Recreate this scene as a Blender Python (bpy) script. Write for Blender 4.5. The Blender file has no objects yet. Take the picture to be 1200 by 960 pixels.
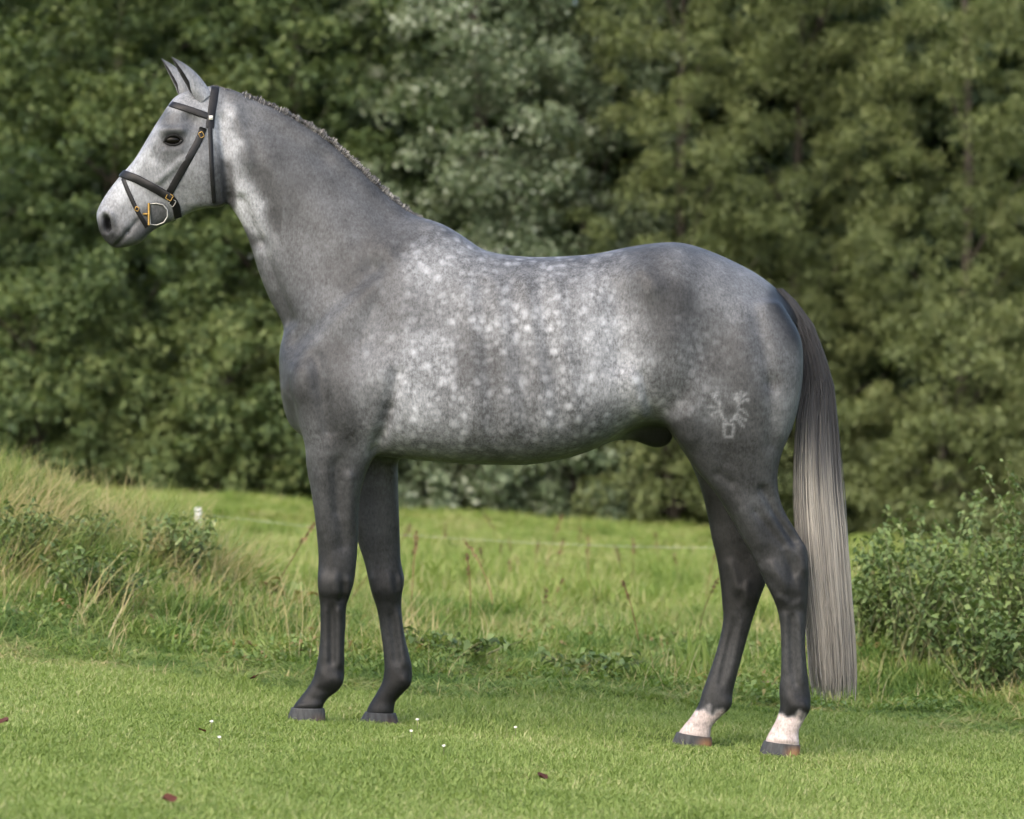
import bpy, bmesh, math, random
import numpy as np
from mathutils import Vector, Matrix
from mathutils.bvhtree import BVHTree

random.seed(7)
rng = np.random.default_rng(7)
R = math.radians
scene = bpy.context.scene
COL = scene.collection

# ------------------------------------------------------------------ camera, sky, sun, exposure
FPX, CAM_D, CAM_Z = 4200.0, 12.0, 1.08        # focal length in photo pixels, distance to the horse, eye height
cam_data = bpy.data.cameras.new('camera')
cam_data.sensor_width = 36.0
cam_data.lens = 36.0 * FPX / 1200.0
cam_data.clip_start = 0.1
cam_data.clip_end = 2000.0
cam_data.dof.use_dof = True
cam_data.dof.focus_distance = CAM_D - 0.15
cam_data.dof.aperture_fstop = 3.8
cam = bpy.data.objects.new('camera', cam_data)
COL.objects.link(cam)
cam.location = (0, -CAM_D, CAM_Z)
cam.rotation_euler = (R(90), 0, 0)
scene.camera = cam

SUN_EL, SUN_AZ = 42.0, 208.0                   # elevation; azimuth clockwise from +Y (away from the camera)
world = bpy.data.worlds.new('World')
scene.world = world
world.use_nodes = True
wn = world.node_tree
bgn = wn.nodes['Background']
sky = wn.nodes.new('ShaderNodeTexSky')
sky.sky_type = 'NISHITA'
sky.sun_disc = False
sky.sun_elevation = R(SUN_EL)
sky.sun_rotation = R(SUN_AZ)
sky.air_density = 1.0
sky.dust_density = 4.0
sky.ozone_density = 0.6
wn.links.new(sky.outputs['Color'], bgn.inputs['Color'])
bgn.inputs['Strength'].default_value = 0.145

sun_data = bpy.data.lights.new('sun', 'SUN')
sun_data.energy = 0.72
sun_data.angle = R(100)
sun_data.color = (1.0, 0.985, 0.95)
sun = bpy.data.objects.new('sun', sun_data)
COL.objects.link(sun)
sd = Vector((math.sin(R(SUN_AZ)) * math.cos(R(SUN_EL)), math.cos(R(SUN_AZ)) * math.cos(R(SUN_EL)), math.sin(R(SUN_EL))))
sun.rotation_euler = sd.to_track_quat('Z', 'Y').to_euler()

scene.view_settings.view_transform = 'Standard'
scene.view_settings.look = 'None'
scene.view_settings.gamma = 1.0
scene.view_settings.exposure = 1.62
scene.cycles.max_bounces = 4
scene.cycles.diffuse_bounces = 2
scene.cycles.glossy_bounces = 2
scene.cycles.transmission_bounces = 2
scene.cycles.transparent_max_bounces = 4
scene.cycles.use_denoising = True
scene.cycles.use_adaptive_sampling = True
scene.cycles.adaptive_threshold = 0.04
scene.render.film_transparent = False

# ------------------------------------------------------------------ helpers
def P(px, py, y=0.0):
    """the point of the place that stands at photo pixel (px, py) in the vertical plane Y = y"""
    d = CAM_D + y
    return Vector(((px - 600) / FPX * d, y, CAM_Z - (py - 480) / FPX * d))

def to_px(co):
    d = CAM_D + co[:, 1]
    return 600 + co[:, 0] / d * FPX, 480 - (co[:, 2] - CAM_Z) / d * FPX

def link(o, parent=None):
    COL.objects.link(o)
    if parent is not None:
        o.parent = parent
    return o

def mesh_np(name, verts, faces, mat=None, smooth=False):
    """verts (N,3) array, faces (M,k) int array with k constant"""
    verts = np.ascontiguousarray(verts, dtype=np.float32)
    faces = np.ascontiguousarray(faces, dtype=np.int32)
    me = bpy.data.meshes.new(name)
    k = faces.shape[1]
    me.vertices.add(len(verts)); me.vertices.foreach_set('co', verts.ravel())
    me.loops.add(faces.size); me.loops.foreach_set('vertex_index', faces.ravel())
    me.polygons.add(len(faces))
    me.polygons.foreach_set('loop_start', np.arange(0, faces.size, k, dtype=np.int32))
    me.update(calc_edges=True)
    if smooth:
        me.polygons.foreach_set('use_smooth', np.ones(len(faces), dtype=bool))
    if mat is not None:
        me.materials.append(mat)
    return me

def obj(name, me, parent=None):
    return link(bpy.data.objects.new(name, me), parent)

def empty(name, loc=(0, 0, 0)):
    o = bpy.data.objects.new(name, None)
    o.location = loc
    o.empty_display_size = 0.1
    return link(o)

def child(name, me, parent):
    """a part whose mesh is given in world coordinates under a parent that is only translated"""
    o = bpy.data.objects.new(name, me)
    COL.objects.link(o)
    o.parent = parent
    o.location = -Vector(parent.location)
    return o

def tag(o, label, cat, group=None, kind=None):
    if label: o['label'] = label
    if cat: o['category'] = cat
    if group: o['group'] = group
    if kind: o['kind'] = kind
    return o

def attr(me, name, vals, dom='POINT', typ='FLOAT'):
    a = me.attributes.new(name, typ, dom)
    vals = np.asarray(vals, dtype=np.float32)
    a.data.foreach_set('value' if typ == 'FLOAT' else ('color' if 'COLOR' in typ else 'vector'), vals.ravel())

def new_mat(name):
    m = bpy.data.materials.new(name)
    m.use_nodes = True
    nt = m.node_tree
    b = nt.nodes['Principled BSDF']
    return m, nt, b

def N(nt, typ, **kw):
    n = nt.nodes.new(typ)
    for k, v in kw.items():
        if k.startswith('i_'):
            key = k[2:]
            key = int(key) if key.isdigit() else key.replace('_', ' ')
            n.inputs[key].default_value = v
        else:
            setattr(n, k, v)
    return n

def ramp(nt, stops):
    r = nt.nodes.new('ShaderNodeValToRGB')
    els = r.color_ramp.elements
    while len(els) < len(stops): els.new(0.5)
    for e, (p, c) in zip(els, stops):
        e.position = p
        e.color = (*c, 1) if len(c) == 3 else c
    return r

def math_node(nt, op, a, b=None):
    n = nt.nodes.new('ShaderNodeMath'); n.operation = op
    for i, v in enumerate((a, b)):
        if v is None: continue
        if isinstance(v, (int, float)): n.inputs[i].default_value = v
        else: nt.links.new(v, n.inputs[i])
    return n.outputs[0]

def mix_col(nt, fac, a, b, blend='MIX'):
    n = nt.nodes.new('ShaderNodeMix'); n.data_type = 'RGBA'; n.blend_type = blend
    for key, v in ((0, fac), (6, a), (7, b)):
        if isinstance(v, (int, float)): n.inputs[key].default_value = v
        elif isinstance(v, tuple): n.inputs[key].default_value = (*v, 1) if len(v) == 3 else v
        else: nt.links.new(v, n.inputs[key])
    return n.outputs[2]

def simple_mat(name, col, rough=0.6, noise=0.0, scale=40.0, metal=0.0, bump=0.0, spec=0.4):
    m, nt, b = new_mat(name)
    b.inputs['Roughness'].default_value = rough
    b.inputs['Metallic'].default_value = metal
    b.inputs['Specular IOR Level'].default_value = spec
    tc = N(nt, 'ShaderNodeTexCoord')
    no = N(nt, 'ShaderNodeTexNoise', i_Scale=scale, i_Detail=4.0)
    nt.links.new(tc.outputs['Object'], no.inputs['Vector'])
    lo = tuple(c * (1 - noise) for c in col); hi = tuple(min(1, c * (1 + noise)) for c in col)
    r = ramp(nt, [(0.3, lo), (0.7, hi)])
    nt.links.new(no.outputs['Fac'], r.inputs['Fac'])
    nt.links.new(r.outputs['Color'], b.inputs['Base Color'])
    if bump:
        bp = N(nt, 'ShaderNodeBump', i_Strength=bump, i_Distance=0.004)
        nt.links.new(no.outputs['Fac'], bp.inputs['Height'])
        nt.links.new(bp.outputs['Normal'], b.inputs['Normal'])
    return m

def leaf_mat(name, stops, rough=0.5, trans=0.3, patch=1.2, spec=0.3, mottle=0.9):
    """foliage: each leaf has its own 'tint' 0..1 read through a ramp; light passes through the blades"""
    m, nt, b = new_mat(name)
    at = N(nt, 'ShaderNodeAttribute', attribute_name='tint')
    geo = N(nt, 'ShaderNodeNewGeometry')
    no = N(nt, 'ShaderNodeTexNoise', i_Scale=patch, i_Detail=1.0)
    nt.links.new(geo.outputs['Position'], no.inputs['Vector'])
    f = math_node(nt, 'ADD', at.outputs['Fac'], math_node(nt, 'MULTIPLY', math_node(nt, 'SUBTRACT', no.outputs['Fac'], 0.5), mottle))
    r = ramp(nt, stops)
    nt.links.new(f, r.inputs['Fac'])
    b.inputs['Roughness'].default_value = rough
    b.inputs['Specular IOR Level'].default_value = spec
    nt.links.new(r.outputs['Color'], b.inputs['Base Color'])
    tr = N(nt, 'ShaderNodeBsdfTranslucent')
    warm = mix_col(nt, 1.0, r.outputs['Color'], (1.1, 1.15, 0.55), 'MULTIPLY')
    nt.links.new(warm, tr.inputs['Color'])
    mx = N(nt, 'ShaderNodeMixShader', i_Fac=trans)
    nt.links.new(b.outputs[0], mx.inputs[1]); nt.links.new(tr.outputs[0], mx.inputs[2])
    nt.links.new(mx.outputs[0], nt.nodes['Material Output'].inputs['Surface'])
    return m
# ------------------------------------------------------------------ terrain
def smooth(a, b, x):
    t = np.clip((x - a) / (b - a), 0, 1)
    return t * t * (3 - 2 * t)

_wave = [(rng.uniform(-1, 1, 2), rng.uniform(0, 6.28), s, a) for s, a in
         ((0.7, .02), (1.1, .015), (1.9, .012), (3.1, .008), (4.7, .006), (6.3, .004), (9.0, .003))]

def ground_h(x, y):
    x = np.asarray(x, dtype=float); y = np.asarray(y, dtype=float)
    z = -0.07 * 20 * np.tanh(x / 20)
    rough = smooth(1.0, 2.2, y)
    for dv, ph, s, a in _wave:
        d = dv / np.linalg.norm(dv)
        z = z + a * np.sin((x * d[0] + y * d[1]) * s * 3 + ph) * (0.25 + 1.0 * rough)
    # the overgrown bank on the left, a lower one on the right, a faint swell between
    z = z + 0.50 * np.exp(-((x + 2.45) / 0.72) ** 2 - ((y - 3.9) / 1.5) ** 2)
    z = z + 0.20 * np.exp(-((x + 1.45) / 0.40) ** 2 - ((y - 4.3) / 1.0) ** 2)
    z = z + 0.25 * np.exp(-((x - 2.6) / 0.9) ** 2 - ((y - 3.6) / 1.4) ** 2)
    z = z + 0.05 * np.exp(-((y - 3.0) / 1.2) ** 2)
    # hollows trodden by two hooves
    z = z - 0.020 * np.exp(-((x + .455) ** 2 + (y - .13) ** 2) / 0.035)
    z = z - 0.020 * np.exp(-((x - .61) ** 2 + (y - .13) ** 2) / 0.035)
    return z

def axis(fine0, fine1, step, far0, far1):
    a = list(np.arange(fine0, fine1 + 1e-6, step))
    s = step
    while a[-1] < far1: s *= 1.35; a.append(a[-1] + s)
    s = step
    while a[0] > far0: s *= 1.35; a.insert(0, a[0] - s)
    return np.array(a)

gx = axis(-6, 6, 0.08, -900, 900); gy = axis(-4, 8, 0.08, -300, 1500)
X, Y = np.meshgrid(gx, gy)
V = np.stack([X, Y, ground_h(X, Y)], -1).reshape(-1, 3)
nx, ny = len(gx), len(gy)
i = (np.arange(ny - 1)[:, None] * nx + np.arange(nx - 1)[None, :]).ravel()
F = np.stack([i, i + 1, i + nx + 1, i + nx], 1)

gm, nt, b = new_mat('meadow_soil')
geo = N(nt, 'ShaderNodeNewGeometry')
n1 = N(nt, 'ShaderNodeTexNoise', i_Scale=1.3, i_Detail=5.0)
n2 = N(nt, 'ShaderNodeTexNoise', i_Scale=45.0, i_Detail=6.0)
for n in (n1, n2): nt.links.new(geo.outputs['Position'], n.inputs['Vector'])
r1 = ramp(nt, [(0.3, (0.085, 0.125, 0.030)), (0.55, (0.12, 0.17, 0.042)), (0.75, (0.15, 0.17, 0.06))])
r2 = ramp(nt, [(0.25, (0.45, 0.42, 0.36)), (0.7, (1.1, 1.1, 1.0))])
nt.links.new(n1.outputs['Fac'], r1.inputs['Fac']); nt.links.new(n2.outputs['Fac'], r2.inputs['Fac'])
nt.links.new(mix_col(nt, 1.0, r1.outputs['Color'], r2.outputs['Color'], 'MULTIPLY'), b.inputs['Base Color'])
b.inputs['Roughness'].default_value = 0.95
b.inputs['Specular IOR Level'].default_value = 0.1
bp = N(nt, 'ShaderNodeBump', i_Strength=0.7, i_Distance=0.02)
nt.links.new(n2.outputs['Fac'], bp.inputs['Height']); nt.links.new(bp.outputs['Normal'], b.inputs['Normal'])
ground = obj('ground', mesh_np('ground', V, F, gm, True))
tag(ground, 'gently sloping grassy ground of the meadow', 'ground', kind='structure')
# ------------------------------------------------------------------ the horse
def catmull(A, sub):
    A = np.asarray(A, dtype=float)
    out = []
    n = len(A)
    for k in range(n - 1):
        p0, p1, p2, p3 = A[max(k - 1, 0)], A[k], A[k + 1], A[min(k + 2, n - 1)]
        for t in np.arange(sub) / sub:
            out.append(0.5 * ((2 * p1) + (-p0 + p2) * t + (2 * p0 - 5 * p1 + 4 * p2 - p3) * t * t + (-p0 + 3 * p1 - 3 * p2 + p3) * t ** 3))
    out.append(A[-1])
    return np.array(out)

def loft(secs, n=36, sub=5):
    """secs: (x1,y1, x2,y2, half width m, centre Y, egg, exponent); 1 = crest/front point, 2 = belly/back point"""
    S = catmull(secs, sub)
    th = np.linspace(0, 2 * math.pi, n, endpoint=False)
    c, s = np.cos(th), np.sin(th)
    rings = []
    for x1, y1, x2, y2, w, yc, egg, ex in S:
        a = np.array(P(x1, y1, yc)); bq = np.array(P(x2, y2, yc))
        mid, u = (a + bq) / 2, (a - bq) / 2
        e = 2.0 / ex
        cc = np.sign(c) * np.abs(c) ** e
        ss = np.sign(s) * np.abs(s) ** e
        wid = ss * w * (1 - egg * cc)
        ring = mid + cc[:, None] * u + wid[:, None] * np.array([0, 1, 0])
        rings.append(ring)
    V = np.concatenate(rings)
    m = len(rings)
    F = []
    for r in range(m - 1):
        for k in range(n):
            k2 = (k + 1) % n
            F.append((r * n + k, r * n + k2, (r + 1) * n + k2, (r + 1) * n + k))
    V = np.concatenate([V, [rings[0].mean(0), rings[-1].mean(0)]])
    for k in range(n):
        k2 = (k + 1) % n
        F.append((m * n, k2, k)); F.append((m * n + 1, (m - 1) * n + k, (m - 1) * n + k2))
    return V, F

torso = [
 (327, 408, 330, 466, .09, 0, 0, 2.3),
 (336, 384, 338, 496, .15, 0, 0, 2.3),
 (358, 345, 355, 512, .185, 0, 0, 2.3),
 (385, 315, 380, 524, .222, 0, .12, 2.4),
 (425, 283, 420, 531, .242, 0, .26, 2.5),
 (470, 254, 462, 537, .256, 0, .38, 2.9),
 (513, 260, 515, 542, .274, 0, .35, 2.9),
 (545, 278, 545, 544, .290, 0, .28, 2.9),
 (570, 294, 575, 545, .302, 0, .21, 2.95),
 (617, 301, 620, 545, .312, 0, .18, 3.0),
 (667, 300, 662, 538, .313, 0, .16, 3.0),
 (700, 297, 694, 528, .308, 0, .14, 3.0),
 (733, 290, 722, 514, .304, 0, .10, 2.8),
 (767, 285, 752, 500, .305, 0, .08, 3.0),
 (793, 284, 787, 500, .300, 0, .04, 2.8),
 (815, 288, 820, 500, .277, 0, .0, 2.2),
 (842, 298, 850, 512, .268, 0, .05, 2.2),
 (868, 310, 880, 512, .245, 0, .08, 2.1),
 (891, 323, 905, 500, .205, 0, .08, 2.1),
 (911, 341, 922, 480, .150, 0, .05, 2.1),
 (925, 365, 932, 455, .095, 0, 0, 2.0),
 (934, 392, 937, 430, .04, 0, 0, 2.0)]
neck = [
 (256, 108, 262, 232, .045, 0, .1, 2.0),
 (272, 104, 268, 240, .058, 0, .15, 2.0),
 (300, 116, 281, 259, .074, 0, .22, 2.1),
 (340, 134, 292, 285, .080, 0, .22, 2.1),
 (377, 156, 303, 320, .090, 0, .22, 2.1),
 (410, 184, 316, 352, .107, 0, .24, 2.1),
 (440, 213, 331, 380, .130, 0, .26, 2.1),
 (468, 238, 340, 412, .160, 0, .28, 2.1),
 (495, 258, 348, 455, .19, 0, .3, 2.1),
 (530, 290, 380, 490, .2, 0, .3, 2.1)]
head = [
 (262, 102, 282, 190, .040, 0, .1, 2.0),
 (243, 101, 276, 218, .062, 0, .0, 2.1),
 (222, 106, 266, 238, .080, 0, -.05, 2.2),
 (206, 113, 256, 243, .086, 0, -.10, 2.3),
 (195, 127, 245, 244, .092, 0, -.18, 2.3),
 (181, 149, 233, 246, .090, 0, -.26, 2.3),
 (169, 169, 222, 250, .080, 0, -.26, 2.3),
 (157, 188, 208, 257, .066, 0, -.2, 2.3),
 (142, 205, 195, 262, .057, 0, -.1, 2.3),
 (129, 221, 184, 268, .052, 0, .0, 2.3),
 (117, 240, 175, 274, .053, 0, .0, 2.3),
 (113, 253, 164, 285, .053, 0, .0, 2.3),
 (116, 268, 147, 290, .044, 0, .0, 2.2),
 (121, 280, 133, 291, .026, 0, .0, 2.0)]
YF, YH = -.125, -.130
foreN = [
 (352, 400, 452, 395, .085, -.135, 0, 2.6),
 (343, 430, 456, 430, .098, -.150, 0, 2.6),
 (344, 465, 453, 470, .100, -.155, 0, 2.6),
 (350, 498, 449, 503, .092, -.152, 0, 2.6),
 (357, 523, 443, 525, .083, -.145, 0, 2.6),
 (358, 547, 435, 543, .074, -.138, .1, 2.6),
 (363, 570, 426, 566, .063, -.132, .1, 2.6),
 (367, 592, 421, 592, .055, -.128, .05, 2.6),
 (371, 627, 420, 627, .047, YF, 0, 2.1),
 (373, 655, 418, 658, .043, YF, 0, 2.1),
 (372, 678, 415, 682, .046, YF, -.1, 2.4),
 (373, 694, 410, 698, .044, YF, -.1, 2.4),
 (375, 712, 406, 712, .034, YF, 0, 2.1),
 (375, 735, 405, 735, .028, YF, .1, 2.1),
 (374, 757, 404, 757, .028, YF, .1, 2.1),
 (371, 778, 404, 778, .033, YF, 0, 2.1),
 (366, 796, 403, 797, .036, YF, 0, 2.1),
 (358, 809, 397, 809, .033, YF, 0, 2.1),
 (350, 819, 385, 818, .030, YF, 0, 2.1),
 (344, 827, 379, 827, .036, YF, 0, 2.1),
 (342, 833, 378, 834, .034, YF, 0, 2.1)]
foreF = [
 (352, 400, 452, 395, .085, .135, 0, 2.6),
 (345, 430, 456, 430, .098, .150, 0, 2.6),
 (352, 465, 458, 470, .100, .155, 0, 2.6),
 (368, 505, 463, 505, .090, .150, 0, 2.6),
 (382, 530, 466, 532, .080, .143, 0, 2.6),
 (394, 555, 467, 555, .070, .136, .1, 2.6),
 (403, 580, 467, 580, .060, .130, .1, 2.6),
 (411, 607, 468, 607, .053, -YF, .05, 2.6),
 (419, 635, 469, 635, .047, -YF, 0, 2.1),
 (427, 660, 470, 658, .043, -YF, 0, 2.1),
 (432, 681, 474, 680, .046, -YF, -.1, 2.4),
 (436, 697, 471, 698, .044, -YF, -.1, 2.4),
 (442, 716, 471, 718, .034, -YF, 0, 2.1),
 (446, 742, 474, 742, .028, -YF, .1, 2.1),
 (449, 765, 479, 764, .028, -YF, .1, 2.1),
 (450, 783, 483, 782, .033, -YF, 0, 2.1),
 (448, 798, 482, 801, .036, -YF, 0, 2.1),
 (441, 812, 473, 812, .033, -YF, 0, 2.1),
 (434, 823, 464, 822, .030, -YF, 0, 2.1),
 (430, 831, 462, 832, .036, -YF, 0, 2.1),
 (428, 837, 461, 839, .034, -YF, 0, 2.1)]
hindN = [
 (775, 360, 915, 352, .10, -.125, 0, 2.6),
 (768, 400, 938, 395, .128, -.140, 0, 2.6),
 (766, 440, 941, 435, .138, -.146, 0, 2.6),
 (772, 475, 936, 475, .132, -.148, 0, 2.6),
 (784, 505, 927, 507, .118, -.148, 0, 2.6),
 (799, 528, 917, 530, .102, -.146, 0, 2.6),
 (815, 551, 912, 552, .086, -.142, 0, 2.6),
 (836, 575, 912, 574, .070, -.138, 0, 2.6),
 (852, 600, 918, 596, .059, -.134, 0, 2.1),
 (868, 628, 933, 622, .049, YH, 0, 2.1),
 (883, 655, 946, 645, .044, YH, 0, 2.3),
 (896, 682, 948, 670, .045, YH, 0, 2.4),
 (906, 702, 947, 700, .041, YH, 0, 2.4),
 (913, 724, 945, 728, .033, YH, 0, 2.1),
 (915, 755, 944, 757, .029, YH, .1, 2.1),
 (915, 785, 946, 785, .030, YH, .1, 2.1),
 (913, 810, 949, 810, .035, YH, 0, 2.1),
 (914, 828, 950, 830, .037, YH, 0, 2.1),
 (909, 844, 942, 845, .032, YH, 0, 2.1),
 (902, 857, 936, 858, .034, YH, 0, 2.1),
 (897, 867, 937, 871, .039, YH, 0, 2.1),
 (896, 873, 936, 877, .036, YH, 0, 2.1)]
hindF = [
 (775, 360, 915, 352, .10, .125, 0, 2.6),
 (768, 400, 936, 395, .128, .140, 0, 2.6),
 (768, 440, 938, 435, .138, .146, 0, 2.6),
 (775, 475, 930, 475, .132, .148, 0, 2.6),
 (788, 505, 915, 507, .116, .148, 0, 2.6),
 (802, 530, 903, 532, .100, .146, 0, 2.6),
 (814, 555, 893, 556, .084, .142, 0, 2.6),
 (823, 580, 888, 580, .068, .138, 0, 2.6),
 (829, 605, 888, 602, .058, .134, 0, 2.1),
 (834, 632, 893, 627, .049, -YH, 0, 2.1),
 (840, 657, 899, 650, .044, -YH, 0, 2.3),
 (844, 683, 899, 677, .045, -YH, 0, 2.4),
 (846, 706, 890, 703, .041, -YH, 0, 2.4),
 (847, 728, 881, 730, .033, -YH, 0, 2.1),
 (841, 756, 873, 758, .029, -YH, .1, 2.1),
 (832, 785, 865, 787, .030, -YH, .1, 2.1),
 (823, 810, 859, 811, .035, -YH, 0, 2.1),
 (819, 824, 857, 828, .037, -YH, 0, 2.1),
 (811, 838, 844, 841, .032, -YH, 0, 2.1),
 (802, 849, 834, 852, .034, -YH, 0, 2.1),
 (796, 857, 833, 861, .039, -YH, 0, 2.1),
 (794, 862, 832, 867, .036, -YH, 0, 2.1)]
sheath = [
 (715, 490, 712, 519, .03, 0, 0, 2), (735, 480, 730, 516, .05, 0, 0, 2), (752, 474, 744, 518, .055, 0, 0, 2), (768, 472, 758, 524, .055, 0, 0, 2),
 (782, 475, 773, 528, .050, 0, 0, 2), (794, 485, 788, 521, .035, 0, 0, 2)]
dock = [
 (900, 329, 905, 360, .05, 0, 0, 2), (915, 341, 912, 372, .042, 0, 0, 2), (930, 356, 920, 380, .035, 0, 0, 2),
 (942, 378, 930, 390, .026, 0, 0, 2), (950, 405, 940, 408, .018, 0, 0, 2)]

Vs, Fs, off = [], [], 0
for L in (torso, neck, head, foreN, foreF, hindN, hindF, sheath, dock):
    v, f = loft(L)
    Vs.append(v); Fs += [tuple(q + off for q in t) for t in f]; off += len(v)
tmp_me = bpy.data.meshes.new('tmp')
tmp_me.from_pydata([tuple(v) for v in np.concatenate(Vs)], [], Fs)
bm = bmesh.new(); bm.from_mesh(tmp_me); bmesh.ops.recalc_face_normals(bm, faces=bm.faces); bm.to_mesh(tmp_me); bm.free()
tmp = bpy.data.objects.new('tmp', tmp_me); COL.objects.link(tmp)
mod = tmp.modifiers.new('r', 'REMESH'); mod.mode = 'VOXEL'; mod.voxel_size = 0.0062; mod.adaptivity = 0
dg = bpy.context.evaluated_depsgraph_get()
ev = tmp.evaluated_get(dg)
em = ev.to_mesh()
nv = len(em.vertices)
co = np.empty(nv * 3, dtype=np.float32); em.vertices.foreach_get('co', co); co = co.reshape(-1, 3).astype(np.float64)
npoly = len(em.polygons)
fl = np.empty(len(em.loops), dtype=np.int32); em.loops.foreach_get('vertex_index', fl)
faces = fl.reshape(-1, 4)
ev.to_mesh_clear()
bpy.data.objects.remove(tmp); bpy.data.meshes.remove(tmp_me)

ed = np.concatenate([faces[:, [0, 1]], faces[:, [1, 2]], faces[:, [2, 3]], faces[:, [3, 0]]])
ed = np.concatenate([ed, ed[:, ::-1]])
deg = np.bincount(ed[:, 0], minlength=nv).astype(float)
def lap(c):
    return np.stack([np.bincount(ed[:, 0], c[ed[:, 1], k], nv) for k in range(3)], 1) / deg[:, None] - c
def smooth_mesh(c, w, it, lam=.5, mu=-.52):
    for _ in range(it):
        c = c + lam * w[:, None] * lap(c)
        c = c + mu * w[:, None] * lap(c)
    return c
def normals(c):
    q = c[faces]
    fn = np.cross(q[:, 2] - q[:, 0], q[:, 3] - q[:, 1])
    n = np.zeros_like(c)
    for k in range(4):
        for a in range(3): n[:, a] += np.bincount(faces[:, k], fn[:, a], nv)
    return n / (np.linalg.norm(n, axis=1)[:, None] + 1e-12)
def flat_smooth(c, w, it):
    for _ in range(it): c = c + .5 * w[:, None] * lap(c)
    return c

px, py = to_px(co)
one = np.ones(nv)
bodyw = np.maximum(smooth(330, 360, px), smooth(375, 395, py)) * (1 - smooth(545, 590, py)) * (1 - smooth(925, 935, px))   # torso, shoulders, thighs
co = smooth_mesh(co, one, 8)
co = flat_smooth(co, bodyw, 60)
neckw = smooth(262, 290, px) * (1 - smooth(440, 470, px)) * (1 - smooth(440, 470, py))
co = flat_smooth(co, neckw, 25)
co = flat_smooth(co, one, 3)

# muscles, bones and folds: (x0,y0,x1,y1, radius px, height m)
def seg_d(px, py, x0, y0, x1, y1):
    dx, dy = x1 - x0, y1 - y0
    t = np.clip(((px - x0) * dx + (py - y0) * dy) / (dx * dx + dy * dy + 1e-9), 0, 1)
    return np.hypot(px - x0 - t * dx, py - y0 - t * dy)

def sculpt(co, feats, gain=1.0, side=None):
    nrm = normals(co)
    px, py = to_px(co)
    w = np.zeros(nv)
    outw = np.abs(nrm[:, 1])
    for x0, y0, x1, y1, r, h in feats:
        w += h * np.exp(-(seg_d(px, py, x0, y0, x1, y1) / r) ** 2)
    m = smooth(0.15, 0.6, outw) * gain
    if side is not None: m = m * (side(co))
    return co + nrm * (w * m)[:, None]

trunk_f = [
 (345, 398, 440, 315, 13, -.012), (440, 315, 490, 272, 14, -.009),      # front edge of the shoulder blade
 (395, 370, 455, 300, 20, .010), (470, 300, 425, 400, 12, -.006),
 (455, 300, 480, 420, 30, .006),
 (425, 455, 440, 440, 28, .016), (405, 490, 430, 500, 20, .008),        # triceps
 (466, 440, 446, 512, 8, -.009), (455, 480, 440, 530, 7, -.010),        # fold behind the elbow
 (352, 440, 348, 455, 18, .014), (370, 420, 385, 505, 10, -.010),       # point of shoulder
 (340, 395, 352, 380, 12, -.008),
 (545, 340, 560, 500, 10, .003), (580, 330, 600, 505, 9, .003), (615, 330, 640, 500, 9, .003), (650, 330, 675, 490, 9, .003),
 (565, 335, 580, 505, 8, -.0025), (600, 330, 620, 505, 8, -.0025), (632, 330, 657, 495, 8, -.0025),
 (725, 350, 728, 420, 20, -.012), (754, 440, 766, 490, 6, -.006), (738, 440, 754, 485, 8, .005),   # hollow and fold of the flank
 (752, 322, 762, 335, 16, .012), (820, 330, 860, 350, 25, .004),        # hip bone
 (885, 360, 905, 450, 10, -.007), (905, 450, 905, 520, 9, -.006), (865, 380, 880, 470, 18, .005),
 (790, 400, 810, 480, 22, .006), (800, 492, 806, 510, 16, .012), (835, 490, 850, 540, 12, -.005),
 (842, 556, 856, 566, 6, -.006),
 (895, 575, 932, 634, 6, -.012), (925, 605, 943, 640, 5, .004), (868, 590, 888, 640, 12, .005),   # gaskin and tendon
 (905, 668, 930, 690, 8, .004), (930, 660, 936, 700, 6, -.005), (906, 690, 912, 700, 6, .004),
 (929, 725, 932, 800, 4, -.004), (937, 730, 940, 800, 3.5, .003), (934, 826, 940, 830, 8, .004),
 (398, 540, 402, 640, 7, -.006), (380, 540, 385, 630, 12, .005), (408, 560, 410, 620, 8, .005),
 (388, 684, 392, 692, 9, .004), (402, 688, 402, 700, 5, -.005),
 (389, 715, 390, 775, 4, -.004), (398, 715, 398, 778, 3.5, .003), (392, 796, 396, 800, 8, .004),
 (452, 690, 458, 696, 9, .004), (459, 722, 466, 775, 4, -.004), (466, 722, 474, 778, 3.5, .003),
 (868, 690, 880, 700, 8, .004), (862, 735, 845, 800, 4, -.004)]
neck_f = [
 (282, 235, 303, 285, 7, -.012), (303, 285, 338, 375, 8, -.010), (292, 250, 318, 340, 6, .003),    # jugular groove
 (300, 135, 380, 185, 12, -.004), (380, 185, 450, 250, 14, -.005), (320, 190, 400, 280, 22, .006),
 (300, 160, 330, 240, 14, .004), (275, 130, 290, 190, 9, .008),
 (259, 140, 268, 232, 6, -.012)]                                         # behind the jaw
head_f = [
 (240, 195, 246, 220, 20, .008), (226, 238, 258, 237, 6, .004),
 (216, 186, 186, 212, 4, .006), (205, 195, 185, 228, 8, -.003), (178, 190, 165, 215, 9, -.004),    # facial crest
 (192, 154, 213, 153, 5, .011), (194, 176, 212, 175, 5, .004), (202, 164, 204, 164, 7, -.008),      # eye socket
 (222, 138, 228, 143, 7, -.008), (188, 170, 180, 185, 6, -.003),
 (118, 254, 119, 276, 3.5, .005), (124, 249, 130, 253, 3.5, .008), (131, 258, 130, 272, 3.5, .005),
 (124, 256, 126, 268, 3.4, -.032),                                     # nostril
 (136, 289, 150, 272, 2.2, -.007), (150, 272, 161, 259, 2.2, -.006), (158, 276, 166, 272, 7, .004), (140, 276, 146, 266, 6, .003)]
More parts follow.
